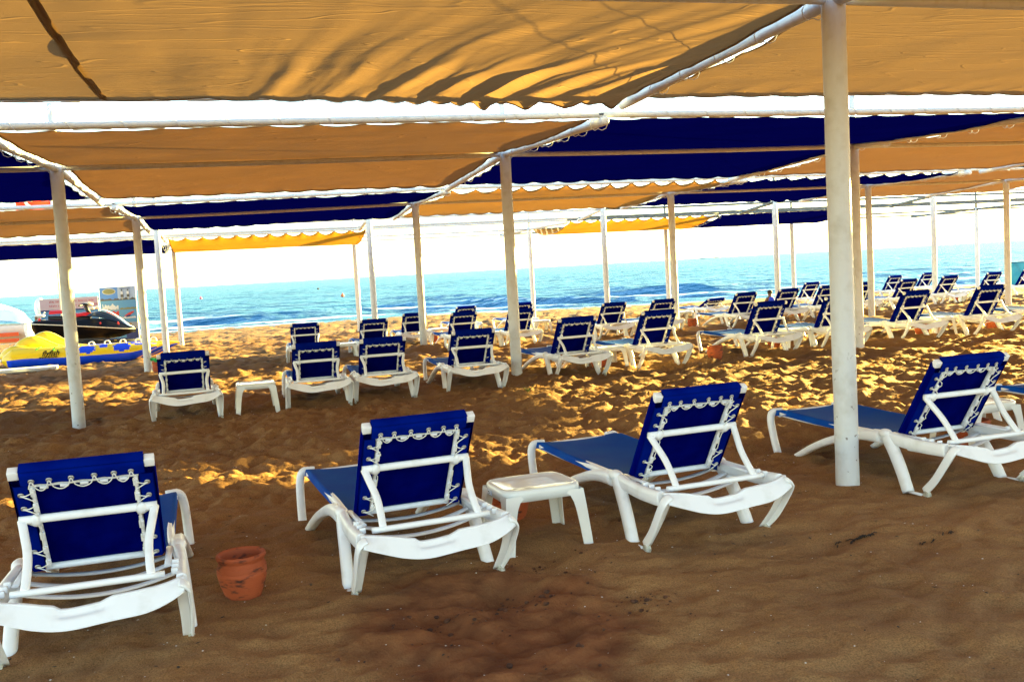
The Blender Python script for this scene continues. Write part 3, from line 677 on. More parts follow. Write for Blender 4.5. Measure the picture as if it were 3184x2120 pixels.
LG = [  # x, y (wheels), turn in degrees, recline, label
 (-.72, 4.57, 2.3, 33, 'blue lounger nearest the camera, cut by the left edge of the picture'),
 (.82, 4.90, 6.0, 33, 'blue sun lounger directly left of the near white table, seen from behind'),
 (2.44, 4.99, 5.0, 33, 'blue sun lounger directly right of the near white table, its foot end behind the table'),
 (4.50, 5.27, 3.0, 33, 'blue sun lounger whose foot end passes behind the thick near post'),
 (6.72, 5.35, 3.0, 33, 'lounger at the right edge of the near row, showing only its faded seat'),
 (-.72, 12.2, 2, 40, 'second row lounger left of the first small white table'),
 (.85, 12.4, 0, 40, 'lounger of the second row just right of its first small table'),
 (1.70, 12.5, 0, 40, 'third lounger from the left in the second row, half overlapping its left neighbour'),
 (2.94, 12.7, 1, 40, 'lounger of the second row just left of the middle post base'),
 (4.60, 13.2, 5, 33, 'lounger just right of the middle post, its foot leg touching the post in view'),
 (6.05, 13.6, 4, 33, 'lounger of the second row right of the worn white table with the pot behind it'),
 (8.15, 13.95, 3, 33, 'lounger with a clay pot standing at its foot end in the second row'),
 (9.60, 14.2, 0, 33, 'lounger of the second row half hidden behind the thick near post'),
 (11.06, 14.15, 3, 33, 'lounger directly right of the thick near post in the second row'),
 (12.63, 14.2, 2, 33, 'second row lounger with a clay pot under its rear near the right edge'),
 (14.35, 14.3, 2, 33, 'lounger cut by the right edge in the second row, only its blue seat showing'),
 (1.22, 20.6, 0, 40, 'leftmost lounger of the third row, its backrest top above the second row'),
 (2.65, 20.6, 0, 40, 'third row lounger right of the leftmost far table'),
 (4.02, 23.5, 1, 40, 'lounger behind the slim sunlit post left of centre'),
 (4.64, 20.8, 1, 40, 'third row lounger with another backrest peeping over it, left of a far table'),
 (6.10, 27.0, 0, 40, 'fourth row lounger peeping over a backrest left of the middle post'),
 (5.88, 20.6, 2, 40, 'third row lounger crossed by the middle post'),
 (7.77, 27.0, 2, 40, 'fourth row lounger peeping over the backrest beside the middle post'),
 (8.07, 20.6, 3, 40, 'third row lounger right of the middle post under the view of open sea'),
 (9.37, 20.8, 4, 40, 'third row lounger in front of the two close posts right of centre'),
 (13.3, 26.0, 4, 66, 'lounger lying nearly flat with its low backrest, right of the two close posts'),
 (11.56, 20.9, 5, 36, 'third row lounger with a clay pot standing behind its foot end'),
 (13.15, 21.6, 4, 36, 'third row lounger behind the clothed shoulders of the seated person'),
 (17.9, 28.0, 4, 36, 'fourth row lounger seen left of the thick post against the bright water'),
 (14.58, 22.0, 4, 36, 'third row lounger cut by the left side of the thick near post'),
 (16.17, 22.8, 4, 36, 'third row lounger peeping out right of the thick near post'),
 (22.2, 29.5, 5, 36, 'first small lounger of the far right group against the white water'),
 (17.97, 23.3, 5, 36, 'third row lounger just in front of the first small one of the far right group'),
 (24.8, 31.0, 5, 36, 'highest standing small lounger of the far right group, in front of a far post'),
 (19.92, 24.0, 5, 36, 'third row lounger right of the far right group with its V shaped legs in view'),
 (22.36, 25.0, 5, 36, 'far lounger behind the second row backrest near the right edge'),
 (24.30, 25.6, 5, 36, 'far lounger at the right edge in front of the blue screen'),
]
bails[36] = bail_mesh(36)
for i, (x, y, rz, rec, lab) in enumerate(LG):
    o = proto if i == 0 else copy_tree(proto) if i < 5 else proto2 if i == 5 else copy_tree(proto2)
    o.location = (x, y, gz(x, y)-.012 + (.0 if y > 12 else .004)); jr = random.Random(i*13+5); o.rotation_euler = (0, 0, radians(rz + (jr.uniform(-2, 2) if i > 4 else 0))); o['label'] = lab
    if i:
        for ch in COL.objects:
            if ch.parent == o:
                if ch.name.startswith('backrest'): ch.rotation_euler = (radians(rec + (jr.uniform(-1.5, 1.5) if i > 4 else 0)), 0, 0)
                if ch.name.startswith('support_bar') and rec in bails: ch.data = bails[rec]

# ---------------------------------------------------------------- side tables
def make_table():
    root = empty('side_table'); tag(root, 'x', 'table', 'low white plastic side tables beside the loungers')
    def se(u, a, b, p=6):
        t = 2*pi*u; c, s = cos(t), sin(t); r = (abs(c)**p+abs(s)**p)**(-1/p); return c*r*a, s*r*b
    A, B = .235, .20; H = .362
    mb = MB(); n = 48; rings = [(0.0001, H-.003), (.5, H-.003), (.86, H-.002), (.90, H+.003), (.96, H+.003), (1.0, H-.005), (1.012, H-.022), (1.014, H-.064), (.985, H-.064), (.98, H-.02), (.4, H-.016), (.0001, H-.016)]
    base = len(mb.v)
    for r, z in rings:
        for k in range(n): x, y = se(k/n, A*r, B*r); mb.v.append((x, y, z))
    for i in range(len(rings)-1):
        for k in range(n): mb.f.append((i*n+k, i*n+(k+1) % n, (i+1)*n+(k+1) % n, (i+1)*n+k)); mb.m.append(0); mb.sm.append(True)
    mb.build('tabletop', TPL, root)
    for sx in (-1, 1):
        for sy in (-1, 1):
            q = MB()
            def sec(w, th):   # L-shaped leg section as two flat blades meeting at the outer corner
                return w, th
            def blade(dx, dy, w0, w1):
                def fn(u, v):
                    z = lerp(H-.030, -.01, v); fl = .008+.034*v**.9; w = lerp(w0, w1, v**.5) + (.045*exp(-v*11))
                    ex, ey = sx*(A+.004+fl-.012), sy*(B+.004+fl-.012)
                    return (ex-dx*sx*w*u, ey-dy*sy*w*u, z)
                q.grid(3, 10, fn)
                q.grid(3, 10, lambda u, v: (fn(u, v)[0]-dy*sx*.006, fn(u, v)[1]-dx*sy*.006, fn(u, v)[2]))
                q.grid(1, 10, lambda u, v: (fn(1, v)[0]-dy*sx*.006*u, fn(1, v)[1]-dx*sy*.006*u, fn(1, v)[2]))
            blade(1, 0, .078, .056); blade(0, 1, .078, .056)
            q.build('leg', TPL, root)
    return root
tab = make_table()
TB = [(1.545, 5.36, 5, 'white table with glossy top and small sticker between two near loungers'),
 (5.50, 6.35, 5, 'table mostly hidden under the lounger right of the thick near post'),
 (.09, 12.6, 2, 'square white table between the first two loungers of the second row'),
 (5.30, 13.9, 5, 'scuffed white table with a worn rim, right of the lounger beside the middle post'),
 (8.93, 14.6, 5, 'white table left of the thick near post with a clay pot behind its leg'),
 (11.90, 14.7, 5, 'white table between the two dark loungers right of the thick near post'),
 (2.01, 20.6, 0, 'far white table between the two leftmost backrests of the third row'),
 (4.79, 24.5, 2, 'small far table just right of the slim sunlit post'),
 (5.18, 20.9, 2, 'far table between the double backrest and the middle post'),
 (7.69, 25.0, 2, 'far table directly right of the middle post, at the foot of a slim far post'),
 (8.60, 20.9, 3, 'far table left of the lounger standing before the two close posts'),
 (11.49, 24.2, 3, 'far table at the foot of the sunlit post right of centre'),
 (16.2, 25.0, 3, 'far table behind the person, left of the thick near post'),
 (21.0, 24.8, 3, 'far table at the right between two backrests')]
for i, (x, y, rz, lab) in enumerate(TB):
    o = tab if i == 0 else copy_tree(tab); o.location = (x, y, gz(x, y)); o.rotation_euler = (0, 0, radians(rz)); o['label'] = lab
# the sticker on the near table's apron
stk = MB().box((0, 0, 0), (.07, .001, .026)).box((-.018, -.001, .004), (.022, .001, .006), 1).box((-.012, -.001, -.005), (.014, .001, .005), 1).box((.026, -.001, 0), (.004, .001, .024), 2)
s_o = stk.build('sticker', [mat('sticker paper', (.75, .8, .85), .4), DARK, mat('sticker blue', (.1, .3, .7), .4)], tab, (-.2405, .06, .318)); s_o.rotation_euler = (0, 0, radians(-90))

# ---------------------------------------------------------------- clay pots
def make_pot():
    o = MB().lathe([(.001, .0), (.070, .0), (.078, .008), (.094, .05), (.112, .10), (.123, .15), (.1245, .164), (.1185, .169), (.1245, .174), (.1175, .180), (.1235, .187), (.1165, .192), (.118, .196), (.112, .210), (.113, .220), (.120, .228), (.124, .238), (.122, .250), (.116, .254), (.106, .250), (.102, .238), (.100, .21), (.106, .17), (.098, .10), (.080, .04), (.07, .025), (.001, .025)], n=40).build('clay_pot', TERRA)
    return tag(o, 'x', 'clay pot', 'terracotta pots standing by the loungers')
pot = make_pot()
PT = [(-.098, 5.06, 0, 'terracotta pot with sooty stains standing alone between the two left near loungers'),
 (1.53, 5.84, 1, 'clay pot behind the near white table'),
 (5.38, 6.25, 2, 'clay pot under the table hidden behind the lounger at the thick near post'),
 (-1.72, 20.9, 3, 'clay pot with green cloth in it, at a post foot on the left'),
 (5.24, 14.1, 4, 'clay pot behind the scuffed table of the second row'),
 (7.05, 13.75, 5, 'largest looking clay pot of the second row, at the foot end of a lounger'),
 (8.80, 14.95, 6, 'clay pot behind the table left of the thick near post'),
 (11.72, 14.85, 7, 'clay pot under the lounger directly right of the thick near post'),
 (13.30, 14.9, 8, 'clay pot under the last full lounger at the right edge'),
 (10.84, 22.3, 9, 'clay pot behind the foot leg of a third row lounger left of the seated person'),
 (13.85, 22.4, 10, 'clay pot inside a V shaped third row lounger leg, left of the thick post'),
 (19.05, 24.4, 11, 'far clay pot left of the lounger with V shaped legs on the right'),
 (21.4, 25.4, 12, 'far clay pot right of the lounger with V shaped legs on the right'),
 (4.62, 24.2, 13, 'dark far pot beneath the small table right of the slim sunlit post')]
for i, (x, y, rz, lab) in enumerate(PT):
    o = pot if i == 0 else copy_tree(pot); o.location = (x, y, gz(x, y)-.006 if y > 12 else -.012); o.rotation_euler = (0, 0, rz*1.3 + (2.6 if i == 0 else 0)); o['label'] = lab
cl = MB()
cl.grid(14, 10, lambda u, v: (.13*(u-.5)*(1+.5*v), .10*(v-.5)+.02*sin(u*9), .03*sin(u*7)*cos(v*5)+.06*v+.02))
tag(cl.build('green_cloth', GREEN, None, (-1.78, 20.86, gz(0, 20.9)+.245)), 'green cloth stuffed in the clay pot by the left post', 'cloth')

# ---------------------------------------------------------------- jet ski on its trailer
def make_jetski():
    root = empty('jet_ski', (-4.85, 33.4, .25)); root.rotation_euler = (0, radians(4), radians(-6))
    tag(root, 'black jet ski with red seat resting on a trailer behind the yellow inflatable', 'jet ski')
    S = [(-1.52, .34, .06, .34, .38, .30), (-1.40, .48, -.06, .34, .44, .44), (-1.0, .56, -.10, .33, .46, .50), (-.4, .58, -.13, .31, .46, .48), (.2, .57, -.14, .28, .50, .42), (.7, .50, -.12, .25, .48, .34), (1.1, .36, -.04, .22, .36, .22), (1.38, .16, .08, .20, .25, .10), (1.52, .03, .17, .20, .205, .02)]
    def prof(i, side=1):
        x, w, zk, zb_, zd, dw = i
        return [(x, 0, zk), (x, w*.6, zk+.07), (x, w*.93, zb_-.10), (x, w, zb_), (x, w*1.02, zb_+.03), (x, lerp(w, dw, .6), zb_+.06), (x, dw, zd), (x, dw*.5, zd+.03), (x, 0, zd+.035)]
    def loft(rng, name, m):
        mb = MB()
        rows = []
        for a, b in zip(S, S[1:]):
            for k in range(4): rows.append([lerp(p, q, k/4) for p, q in zip(a, b)])
        rows.append(list(S[-1]))
        for s in (-1, 1):
            base = len(mb.v); n = rng[1]-rng[0]
            for r in rows:
                P = prof(r)
                for j in range(rng[0], rng[1]): mb.v.append((P[j][0], s*P[j][1], P[j][2]))
            for i in range(len(rows)-1):
                for j in range(n-1): mb.f.append((base+i*n+j, base+i*n+j+1, base+(i+1)*n+j+1, base+(i+1)*n+j)); mb.m.append(0); mb.sm.append(True)
        r = rows[0]; P = prof(r); ids = []
        if rng == (0, 4):
            b = len(mb.v); mb.v += [(p[0], p[1], p[2]) for p in P]+[(p[0], -p[1], p[2]) for p in reversed(P)]; mb.f.append(tuple(range(b, len(mb.v)))); mb.m.append(0); mb.sm.append(False)
        return mb.build(name, m, root)
    loft((0, 4), 'hull', BLACK); loft((3, 5), 'bumper', mat('pale bumper', (.75, .74, .66), .4)); loft((4, 9), 'deck', BLACK)
    MB().grid(20, 12, lambda u, v: (lerp(-1.05, .22, u), .21*(2*v-1)*(1-.3*abs(2*u-1)), .56+.03+.17*sqrt(max(0, 1-(2*v-1)**2*.9)) + .06*sin(u*pi*1.0) - .09*exp(-((u-.62)/.16)**2)-.05*u)).build('seat', RED, root)
    MB().box((-.45, 0, .52), (1.25, .34, .16), bev=.04).build('seat_base', BLACK, root)
    MB().grid(20, 14, lambda u, v: (lerp(.1, 1.40, u), (.30-.20*u)*(2*v-1), lerp(.60, .26, u**1.5)+.20*sin(pi*min(1, u*1.1)**.7)*(1-(2*v-1)**2)**.5+.02)).build('hood', mat('dark blue grey hood', (.03, .05, .09), .2), root)
    MB().grid(20, 4, lambda u, v: (lerp(.45, 1.50, u), (.11-.06*u)*(2*v-1)-.02, lerp(.60, .215, u**1.4)+.205*sin(pi*min(1, (u*.8+.24)*1.1)**.7)*.9+.035)).build('hood_stripe', mat('silver stripe', (.75, .77, .76), .25), root)
    h = MB(); h.tube([(.12, 0, .70), (.0, 0, .93)], .06, n=10); h.tube(spline([(-.10, -.36, .93), (-.02, -.15, .96), (-.02, .15, .96), (-.10, .36, .93)], 4), .022, n=8); h.box((.02, 0, .97), (.22, .26, .07), bev=.03)
    h.build('handlebar', DARK, root)
    for s in (-1, 1): MB().ball((.28, s*.34, .86), .07, sc=(1.3, .8, .7)).build('mirror', mat('cream mirror', (.8, .78, .65), .4), root)
    MB().ball((.10, 0, .98), .11, sc=(1.4, 1.2, .55)).build('console', mat('beige console', (.7, .62, .42), .4), root)
    for x0 in (-1.22, .55, 1.05):
        st = MB(); r = .07 if x0 < 0 else .045; yb = -.50 if x0 < 0 else (-.40 if x0 < .8 else -.26); z0 = .50 if x0 < 0 else .40
        P = [(x0+r*(1 if k % 2 == 0 else .42)*cos(pi*k/5+.3), yb-.03, z0+r*(1 if k % 2 == 0 else .42)*sin(pi*k/5+.3)) for k in range(10)]
        st.add(P+[(p[0], p[1]+.02, p[2]) for p in P], [tuple(range(10))]+[(k, (k+1) % 10, (k+1) % 10+10, k+10) for k in range(10)], smooth=False)
        st.build('star_decal', RED, root)
    MB().box((-1.35, 0, .60), (.18, .5, .06), bev=.02).tube([(-1.3, -.2, .5), (-1.15, -.2, .72)], .02).build('rear_handle', WHITE, root)
    return root
make_jetski()
tr = empty('boat_trailer', (-4.9, 33.4, gz(0, 33.4)-.12)); tag(tr, 'dark two wheeled boat trailer carrying the jet ski', 'trailer')
f_ = MB(); 
for s in (-1, 1): f_.tube([(-1.5, s*.35, .45), (1.0, s*.35, .42), (1.9, 0, .42)], .04, n=8); f_.box((-.1, s*.25, .54), (1.6, .09, .08))
for xx in (-1.2, 0, .8): f_.tube([(xx, -.55, .40), (xx, .55, .40)], .035, n=8)
f_.build('chassis', DARK, tr)
for s in (-1, 1):
    w = MB().lathe([(.10, -.07), (.20, -.09), (.26, -.07), (.275, 0), (.26, .07), (.20, .09), (.10, .07)], (.15, s*.62, .27), 24, axis='y').build('wheel', RUB, tr)
    MB().lathe([(.01, -.06), (.15, -.075), (.155, .075), (.01, .06)], (.15, s*.62, .27), 20, axis='y').build('rim', STEEL2, w)
MB().box((.95, -.3, .36), (.07, .04, .22)).build('marker_light', YEL, tr)

# ---------------------------------------------------------------- inflatable fly boat
def make_inflatable():
    root = empty('inflatable_towable', (-3.9, 26.6, gz(0, 26.6))); tag(root, 'yellow and blue inflatable towing boat with three long tubes on the sand', 'inflatable')
    def tube_part(y0, x0, x1, r0, zc, hump, name, patches, dy=0, txt=False):
        n, m = 120, 40; L = x1-x0
        def rad(u):
            return r0*(min(1, (u/.07))**.55 if u < .07 else 1)*(1 if u < .80 else max(.03, 1-(u-.80)/.20)**.75)*(1+.35*hump*exp(-((u-.12)/.16)**2))
        def fn(u, v):
            a = 2*pi*v; r = rad(u); x = lerp(x0, x1, u)
            zc_ = zc + .30*hump*exp(-((u-.16)/.13)**2) + .10*sstep(.8, 1, u)
            return (x, y0 + dy*u + r*cos(a)*-1, zc_ + r*.98*sin(a))
        def col(u, v):
            a = (v*360) % 360; a = a-360 if a > 180 else a     # 0 faces the viewer, 90 up
            if -60 < a < -4 and .04 < u < .985: return 1
            if a <= -60 and a > -120: return 2  # underside: the yellow darkened towards amber to stand for its shade
            for cu, ca, ru, ra in patches:
                w = 1+.25*sin(7*atan2((a-ca)/ra, (u-cu)/ru)+cu*9)
                if ((u-cu)/ru)**2+((a-ca)/ra)**2 < w*.8: return 1
            return 0
        mb = MB(); mb.grid(n, m, fn, mfn=col)
        o = mb.build(name, [YEL, ROY, mat('shaded yellow pvc', (.55, .22, .02), .4)], root); return o
    pat = [(.43, 52, .030, 22), (.535, 42, .060, 34), (.64, 62, .032, 20), (.76, 42, .062, 36), (.86, 80, .05, 30)]
    tube_part(-.55, -1.82, 1.80, .25, .25, .12, 'near_tube', pat, dy=.25)
    tube_part(.25, -1.85, 2.0, .23, .21, .95, 'middle_tube', [(.45, 85, .09, 40), (.68, 90, .09, 40), (.86, 60, .06, 40)], dy=.3)
    tube_part(1.05, -1.7, 2.2, .23, .20, 1.15, 'far_tube', [(.5, 85, .09, 40), (.72, 90, .09, 40)], dy=.35)
    MB().ball((-1.50, -.25, .34), .31, sc=(1.35, 1.1, .85)).build('nose_bulge', YEL, root)
    MB().ball((-1.83, -.55, .26), .04, sc=(.7, 1, 1)).build('nose_cap', WHITE, root)
    for i in range(6):
        x = -.15+i*.36; y = -.48 + .07*i
        MB().tube(spline([(x-.07, y, .46), (x-.04, y, .56), (x+.05, y, .56), (x+.08, y, .46)], 4), .016, n=8).build('handle', WHITE, root)
    for x in (-.95, -.55): MB().tube(spline([(x-.1, -.62, .42), (x-.05, -.66, .50), (x+.05, -.60, .54)], 4), .012, n=6).build('strap', GREEN, root)
    for (body, size, x, z, sh) in (('flyfish', .17, -.88, .325, .3), ('www.flyfishb', .080, -.95, .265, .25)):
        cu = bpy.data.curves.new('t', 'FONT'); cu.body = body; cu.size = size; cu.extrude = .002; cu.shear = sh; cu.offset = .004 if size > .15 else .002
        ob = bpy.data.objects.new('t', cu); COL.objects.link(ob); bpy.context.view_layer.update()
        me = bpy.data.meshes.new_from_object(ob.evaluated_get(bpy.context.evaluated_depsgraph_get())); COL.objects.unlink(ob); bpy.data.objects.remove(ob)
        for v in me.vertices:      # wrap the lettering round the tube
            h = v.co.y + z; s = max(-1, min(1, (h-.25)/.25)); px = x+v.co.x
            v.co = Vector((px, -.55+.25*((px+1.82)/3.62) - .272*sqrt(max(0, 1-s*s)) - .012, h))
        me.materials.clear(); me.materials.append(RUB)
        o = bpy.data.objects.new('lettering', me); COL.objects.link(o); o.parent = root
    return root
make_inflatable()
pr = MB()
for dy, dz in ((0, 0), (.16, .01)): pr.tube([(-8.5, 24.35+dy, -.12+dz), (-4.25, 24.6+dy, -.12+dz)], .055, n=12)
o = pr.build('steel_tubes', STEEL); tag(o, 'pair of welded white steel tubes lying on the sand before the inflatable', 'pipe')

# ---------------------------------------------------------------- advertising boards
def flat(name, mats, rects, parent, th=.002):
    mb = MB()
    for k, (pts, mi) in enumerate(rects):
        y = -.022-.0016*k; n = len(pts); P = [(x, y, z) for x, z in pts]
        mb.add(P, [tuple(range(n))], mi, False)
    return mb.build(name, mats, parent)
PRN = {n: mat('print '+n, tuple(q*.55 for q in c), .6) for n, c in dict(sky=(.10, .28, .72), pale=(.45, .55, .75), sea=(.12, .35, .62), land=(.12, .11, .10), olive=(.28, .27, .10), red=(.65, .04, .04), white=(.75, .76, .8), grey=(.40, .42, .45), brown=(.38, .22, .07), navy=(.03, .05, .2), cream=(.7, .65, .45), pink=(.80, .62, .66)).items()}
PK = list(PRN); PM = [PRN[k] for k in PK]
def rc(x0, z0, x1, z1, c): return ([(x0, z0), (x1, z0), (x1, z1), (x0, z1)], PK.index(c))
def ell(cx, cz, a, b, c, n=18): return ([(cx+a*cos(2*pi*k/n), cz+b*sin(2*pi*k/n)) for k in range(n)], PK.index(c))
def jag(x0, x1, z, amp, c, seed, th=.05, n=24):
    rr = random.Random(seed); up = [(lerp(x0, x1, i/n), z+th+amp*rr.random()) for i in range(n+1)]
    return ([(x0, z), (x1, z)]+list(reversed(up)), PK.index(c))
bb = empty('billboard', (-4.32, 38.0, gz(0, 38)), radians(-3)); tag(bb, 'upright beach advertising board with water sport photos behind the jet ski', 'billboard')
MB().box((0, 0, .98), (1.26, .04, 1.98)).build('board', WHITE, bb); bb.location.z += .14
for s in (.62, .80): MB().tube([(.60, .02, 1.0), (s, .5 if s > .7 else .05, 0)], .03, n=8).build('support_leg', mat('timber leg', (.6, .45, .22), .7), bb)
MB().tube([(-.55, .02, 1.0), (-.62, .45, 0)], .03, n=8).build('support_leg', mat('timber leg', (.6, .45, .22), .7), bb)
R_ = [rc(-.61, 1.50, .0, 1.95, 'sky'), rc(.0, 1.50, .61, 1.95, 'pale'), ell(-.29, 1.80, .23, .11, 'cream'), ell(-.29, 1.80, .20, .09, 'olive'), jag(-.61, .61, 1.47, .07, 'land', 1, .03),
      rc(-.61, 1.12, .61, 1.47, 'sea'), jag(-.55, .0, 1.14, .12, 'white', 2, .1), jag(-.55, .05, 1.06, .07, 'grey', 5, .06), jag(.05, .61, 1.13, .06, 'olive', 3, .03), rc(-.61, .66, .61, 1.12, 'sea'),
      jag(-.55, .0, .92, .08, 'red', 4, .10), jag(-.5, .0, .86, .03, 'brown', 14, .03), jag(.05, .58, .80, .05, 'white', 6, .03), ([(.15, .88), (.35, .90), (.5, 1.0), (.52, 1.06), (.42, 1.04), (.3, .98)], PK.index('red')), ([(.22, .84), (.36, .85), (.40, .93), (.28, .92)], PK.index('navy')),
      rc(-.61, .40, .61, .66, 'grey'), ([(.25, .38), (.33, .38), (.42, .60), (.37, .64), (.30, .58)], PK.index('brown')), rc(-.61, .04, .61, .40, 'navy'), rc(-.5, .1, .2, .3, 'sea')]
for cx in (.15, .36): R_ += [ell(cx, 1.83, .025, .035, 'land'), rc(cx-.04, 1.66, cx+.04, 1.79, 'white'), rc(cx-.045, 1.58, cx+.045, 1.68, 'land'), rc(cx-.02, 1.50, cx-.005, 1.58, 'cream'), rc(cx+.008, 1.48, cx+.022, 1.58, 'cream')]
R_ += [rc(.08, 1.88, .44, 1.90, 'navy')]
flat('printed_photos', PM, R_, bb)
bn = empty('banner_sign', (-5.75, 36.6, gz(0, 36.6)+.85), radians(2)); tag(bn, 'long pink and blue banner with small red writing behind the jet ski seat', 'banner')
MB().box((0, 0, .45), (1.86, .03, .98)).build('board', WHITE, bn)
rr = random.Random(3); Q = [rc(-.92, .55, .92, .93, 'pink'), rc(-.92, -.02, .92, .53, 'sea'), rc(-.92, .50, .92, .55, 'navy'), jag(.1, .8, .30, .08, 'white', 8, .03), jag(-.6, -.1, .25, .1, 'navy', 9, .05)]
for zz in (.80, .66):
    x = -.62
    while x < .78:
        for _ in range(rr.randint(3, 8)):
            w = .022+.014*rr.random(); hh_ = .045 if rr.random() < .7 else .065; Q.append(rc(x, zz-(.0 if rr.random() < .6 else .012), x+w*.45, zz+hh_, 'red')); Q.append(rc(x, zz+.012+.02*rr.random(), x+w, zz+.024+.02*rr.random(), 'red')); x += w+.012
        x += .04
flat('printed_text', PM, Q, bn)
for s in (-.8, .8): MB().tube([(s, .03, .5), (s, .03, -.6)], .025, n=8).build('leg', DARK, bn)
bs = empty('beach_screen', (33.8, 36.3, gz(33, 36.3)), radians(-24)); tag(bs, 'translucent blue windbreak screen in a dark frame at the right edge', 'screen')
MB().box((.3, 0, .5), (1.5, .012, 1.02)).build('sheet', mat('blue plastic film', (.04, .22, .36), .3, (.10, .34, .45), 3, transl=.4, tcol=(.05, .3, .5)), bs)
f_ = MB(); 
for a, b in (((-.45, 0, -.02), (-.45, 0, 1.02)), ((1.05, 0, -.02), (1.05, 0, 1.02)), ((-.45, 0, 1.01), (1.05, 0, 1.01)), ((-.45, 0, 0), (1.05, 0, 0)), ((-.1, .02, 1.0), (.35, .02, .2))): f_.tube([a, b], .02, n=8)
f_.build('screen_frame', mat('navy frame', (.01, .02, .12), .5), bs)

# ---------------------------------------------------------------- boat with outboard, flag, far things
bt = empty('speedboat', (-8.7, 37.2, -.30)); tag(bt, 'white speedboat hull cut by the left edge, its stern towards the jet ski', 'boat')
HS = [(-2.2, .1, 1.3), (-1.2, .7, 1.05), (0, .95, .95), (1.0, .95, .92), (1.5, .92, .92)]
mb = MB()
def hull(u, v):
    x = lerp(-2.2, 1.5, u); w = interp(x, [(a, b) for a, b, c in HS]); d = interp(x, [(a, c) for a, b, c in HS]); a = pi*v
    return (x, -w*cos(a), d - (d-.28)*sin(a)**.7*(.4+.6*sin(a)))
mb.grid(24, 24, hull); b = len(mb.v); mb.v += [hull(1, k/24) for k in range(25)]; mb.f.append(tuple(range(b, b+25))); mb.m.append(0); mb.sm.append(False)
mb.build('hull', WHITE, bt)
MB().grid(20, 10, lambda u, v: (lerp(-2.1, 1.45, u), lerp(-.9, .9, v), .95+1.25*(1-u)**.4*sin(pi*min(1, u*3+.25)/2*1.0)**.6*(1-(2*v-1)**4*.75))).build('cover', mat('white boat cover', (.82, .82, .80), .7), bt)
MB().box((.9, -.965, .62), (.9, .02, .13)).box((.9, -.965, .42), (.9, .02, .12)).build('orange_stripe', mat('orange stripe', (.75, .09, .01), .4), bt)
ob_ = empty('outboard_motor', (-6.75, 37.0, -.1)); tag(ob_, 'pale outboard motor on a dark stand left of the jet ski', 'outboard motor')
MB().ball((0, 0, 1.25), .24, sc=(.8, .9, 1.5)).build('cowling', mat('pale blue cowling', (.55, .66, .72), .35), ob_)
MB().box((0, 0, .85), (.2, .22, .3), bev=.04).box((0, 0, .45), (.1, .2, .7), bev=.03).build('leg', mat('grey motor leg', (.25, .27, .28), .4), ob_)
MB().box((-.14, 0, .45), (.10, .16, 1.1)).box((.16, 0, .45), (.06, .12, 1.1)).build('stand', mat('weathered timber', (.12, .09, .06), .8), ob_)
fp = empty('flag', (-5.93, 36.0, gz(0, 36))); tag(fp, 'red flag with a white crescent on a pole behind the left posts', 'flag')
MB().tube([(0, 0, 0), (0, 0, 6.4)], .03, n=8).build('pole', STEEL, fp)
fl = MB()
def flagm(u, v):
    x = (u-.42)*1.5; z = v-.5; c1 = x*x+z*z; c2 = (x-.08)**2+z*z
    return 1 if c1 < .075 and c2 > .052 else 0
fl.grid(60, 40, lambda u, v: (-1.05*u-.03, .10*sin(u*5)*u, 5.55-.80*v-.06*u), mfn=lambda u, v: flagm(1-u, v))
fl.build('cloth', [mat('red flag cloth', (.80, .02, .01), .8, transl=.5, tcol=(.9, .04, .02)), mat('white flag cloth', (.85, .85, .85), .8, transl=.5)], fp)
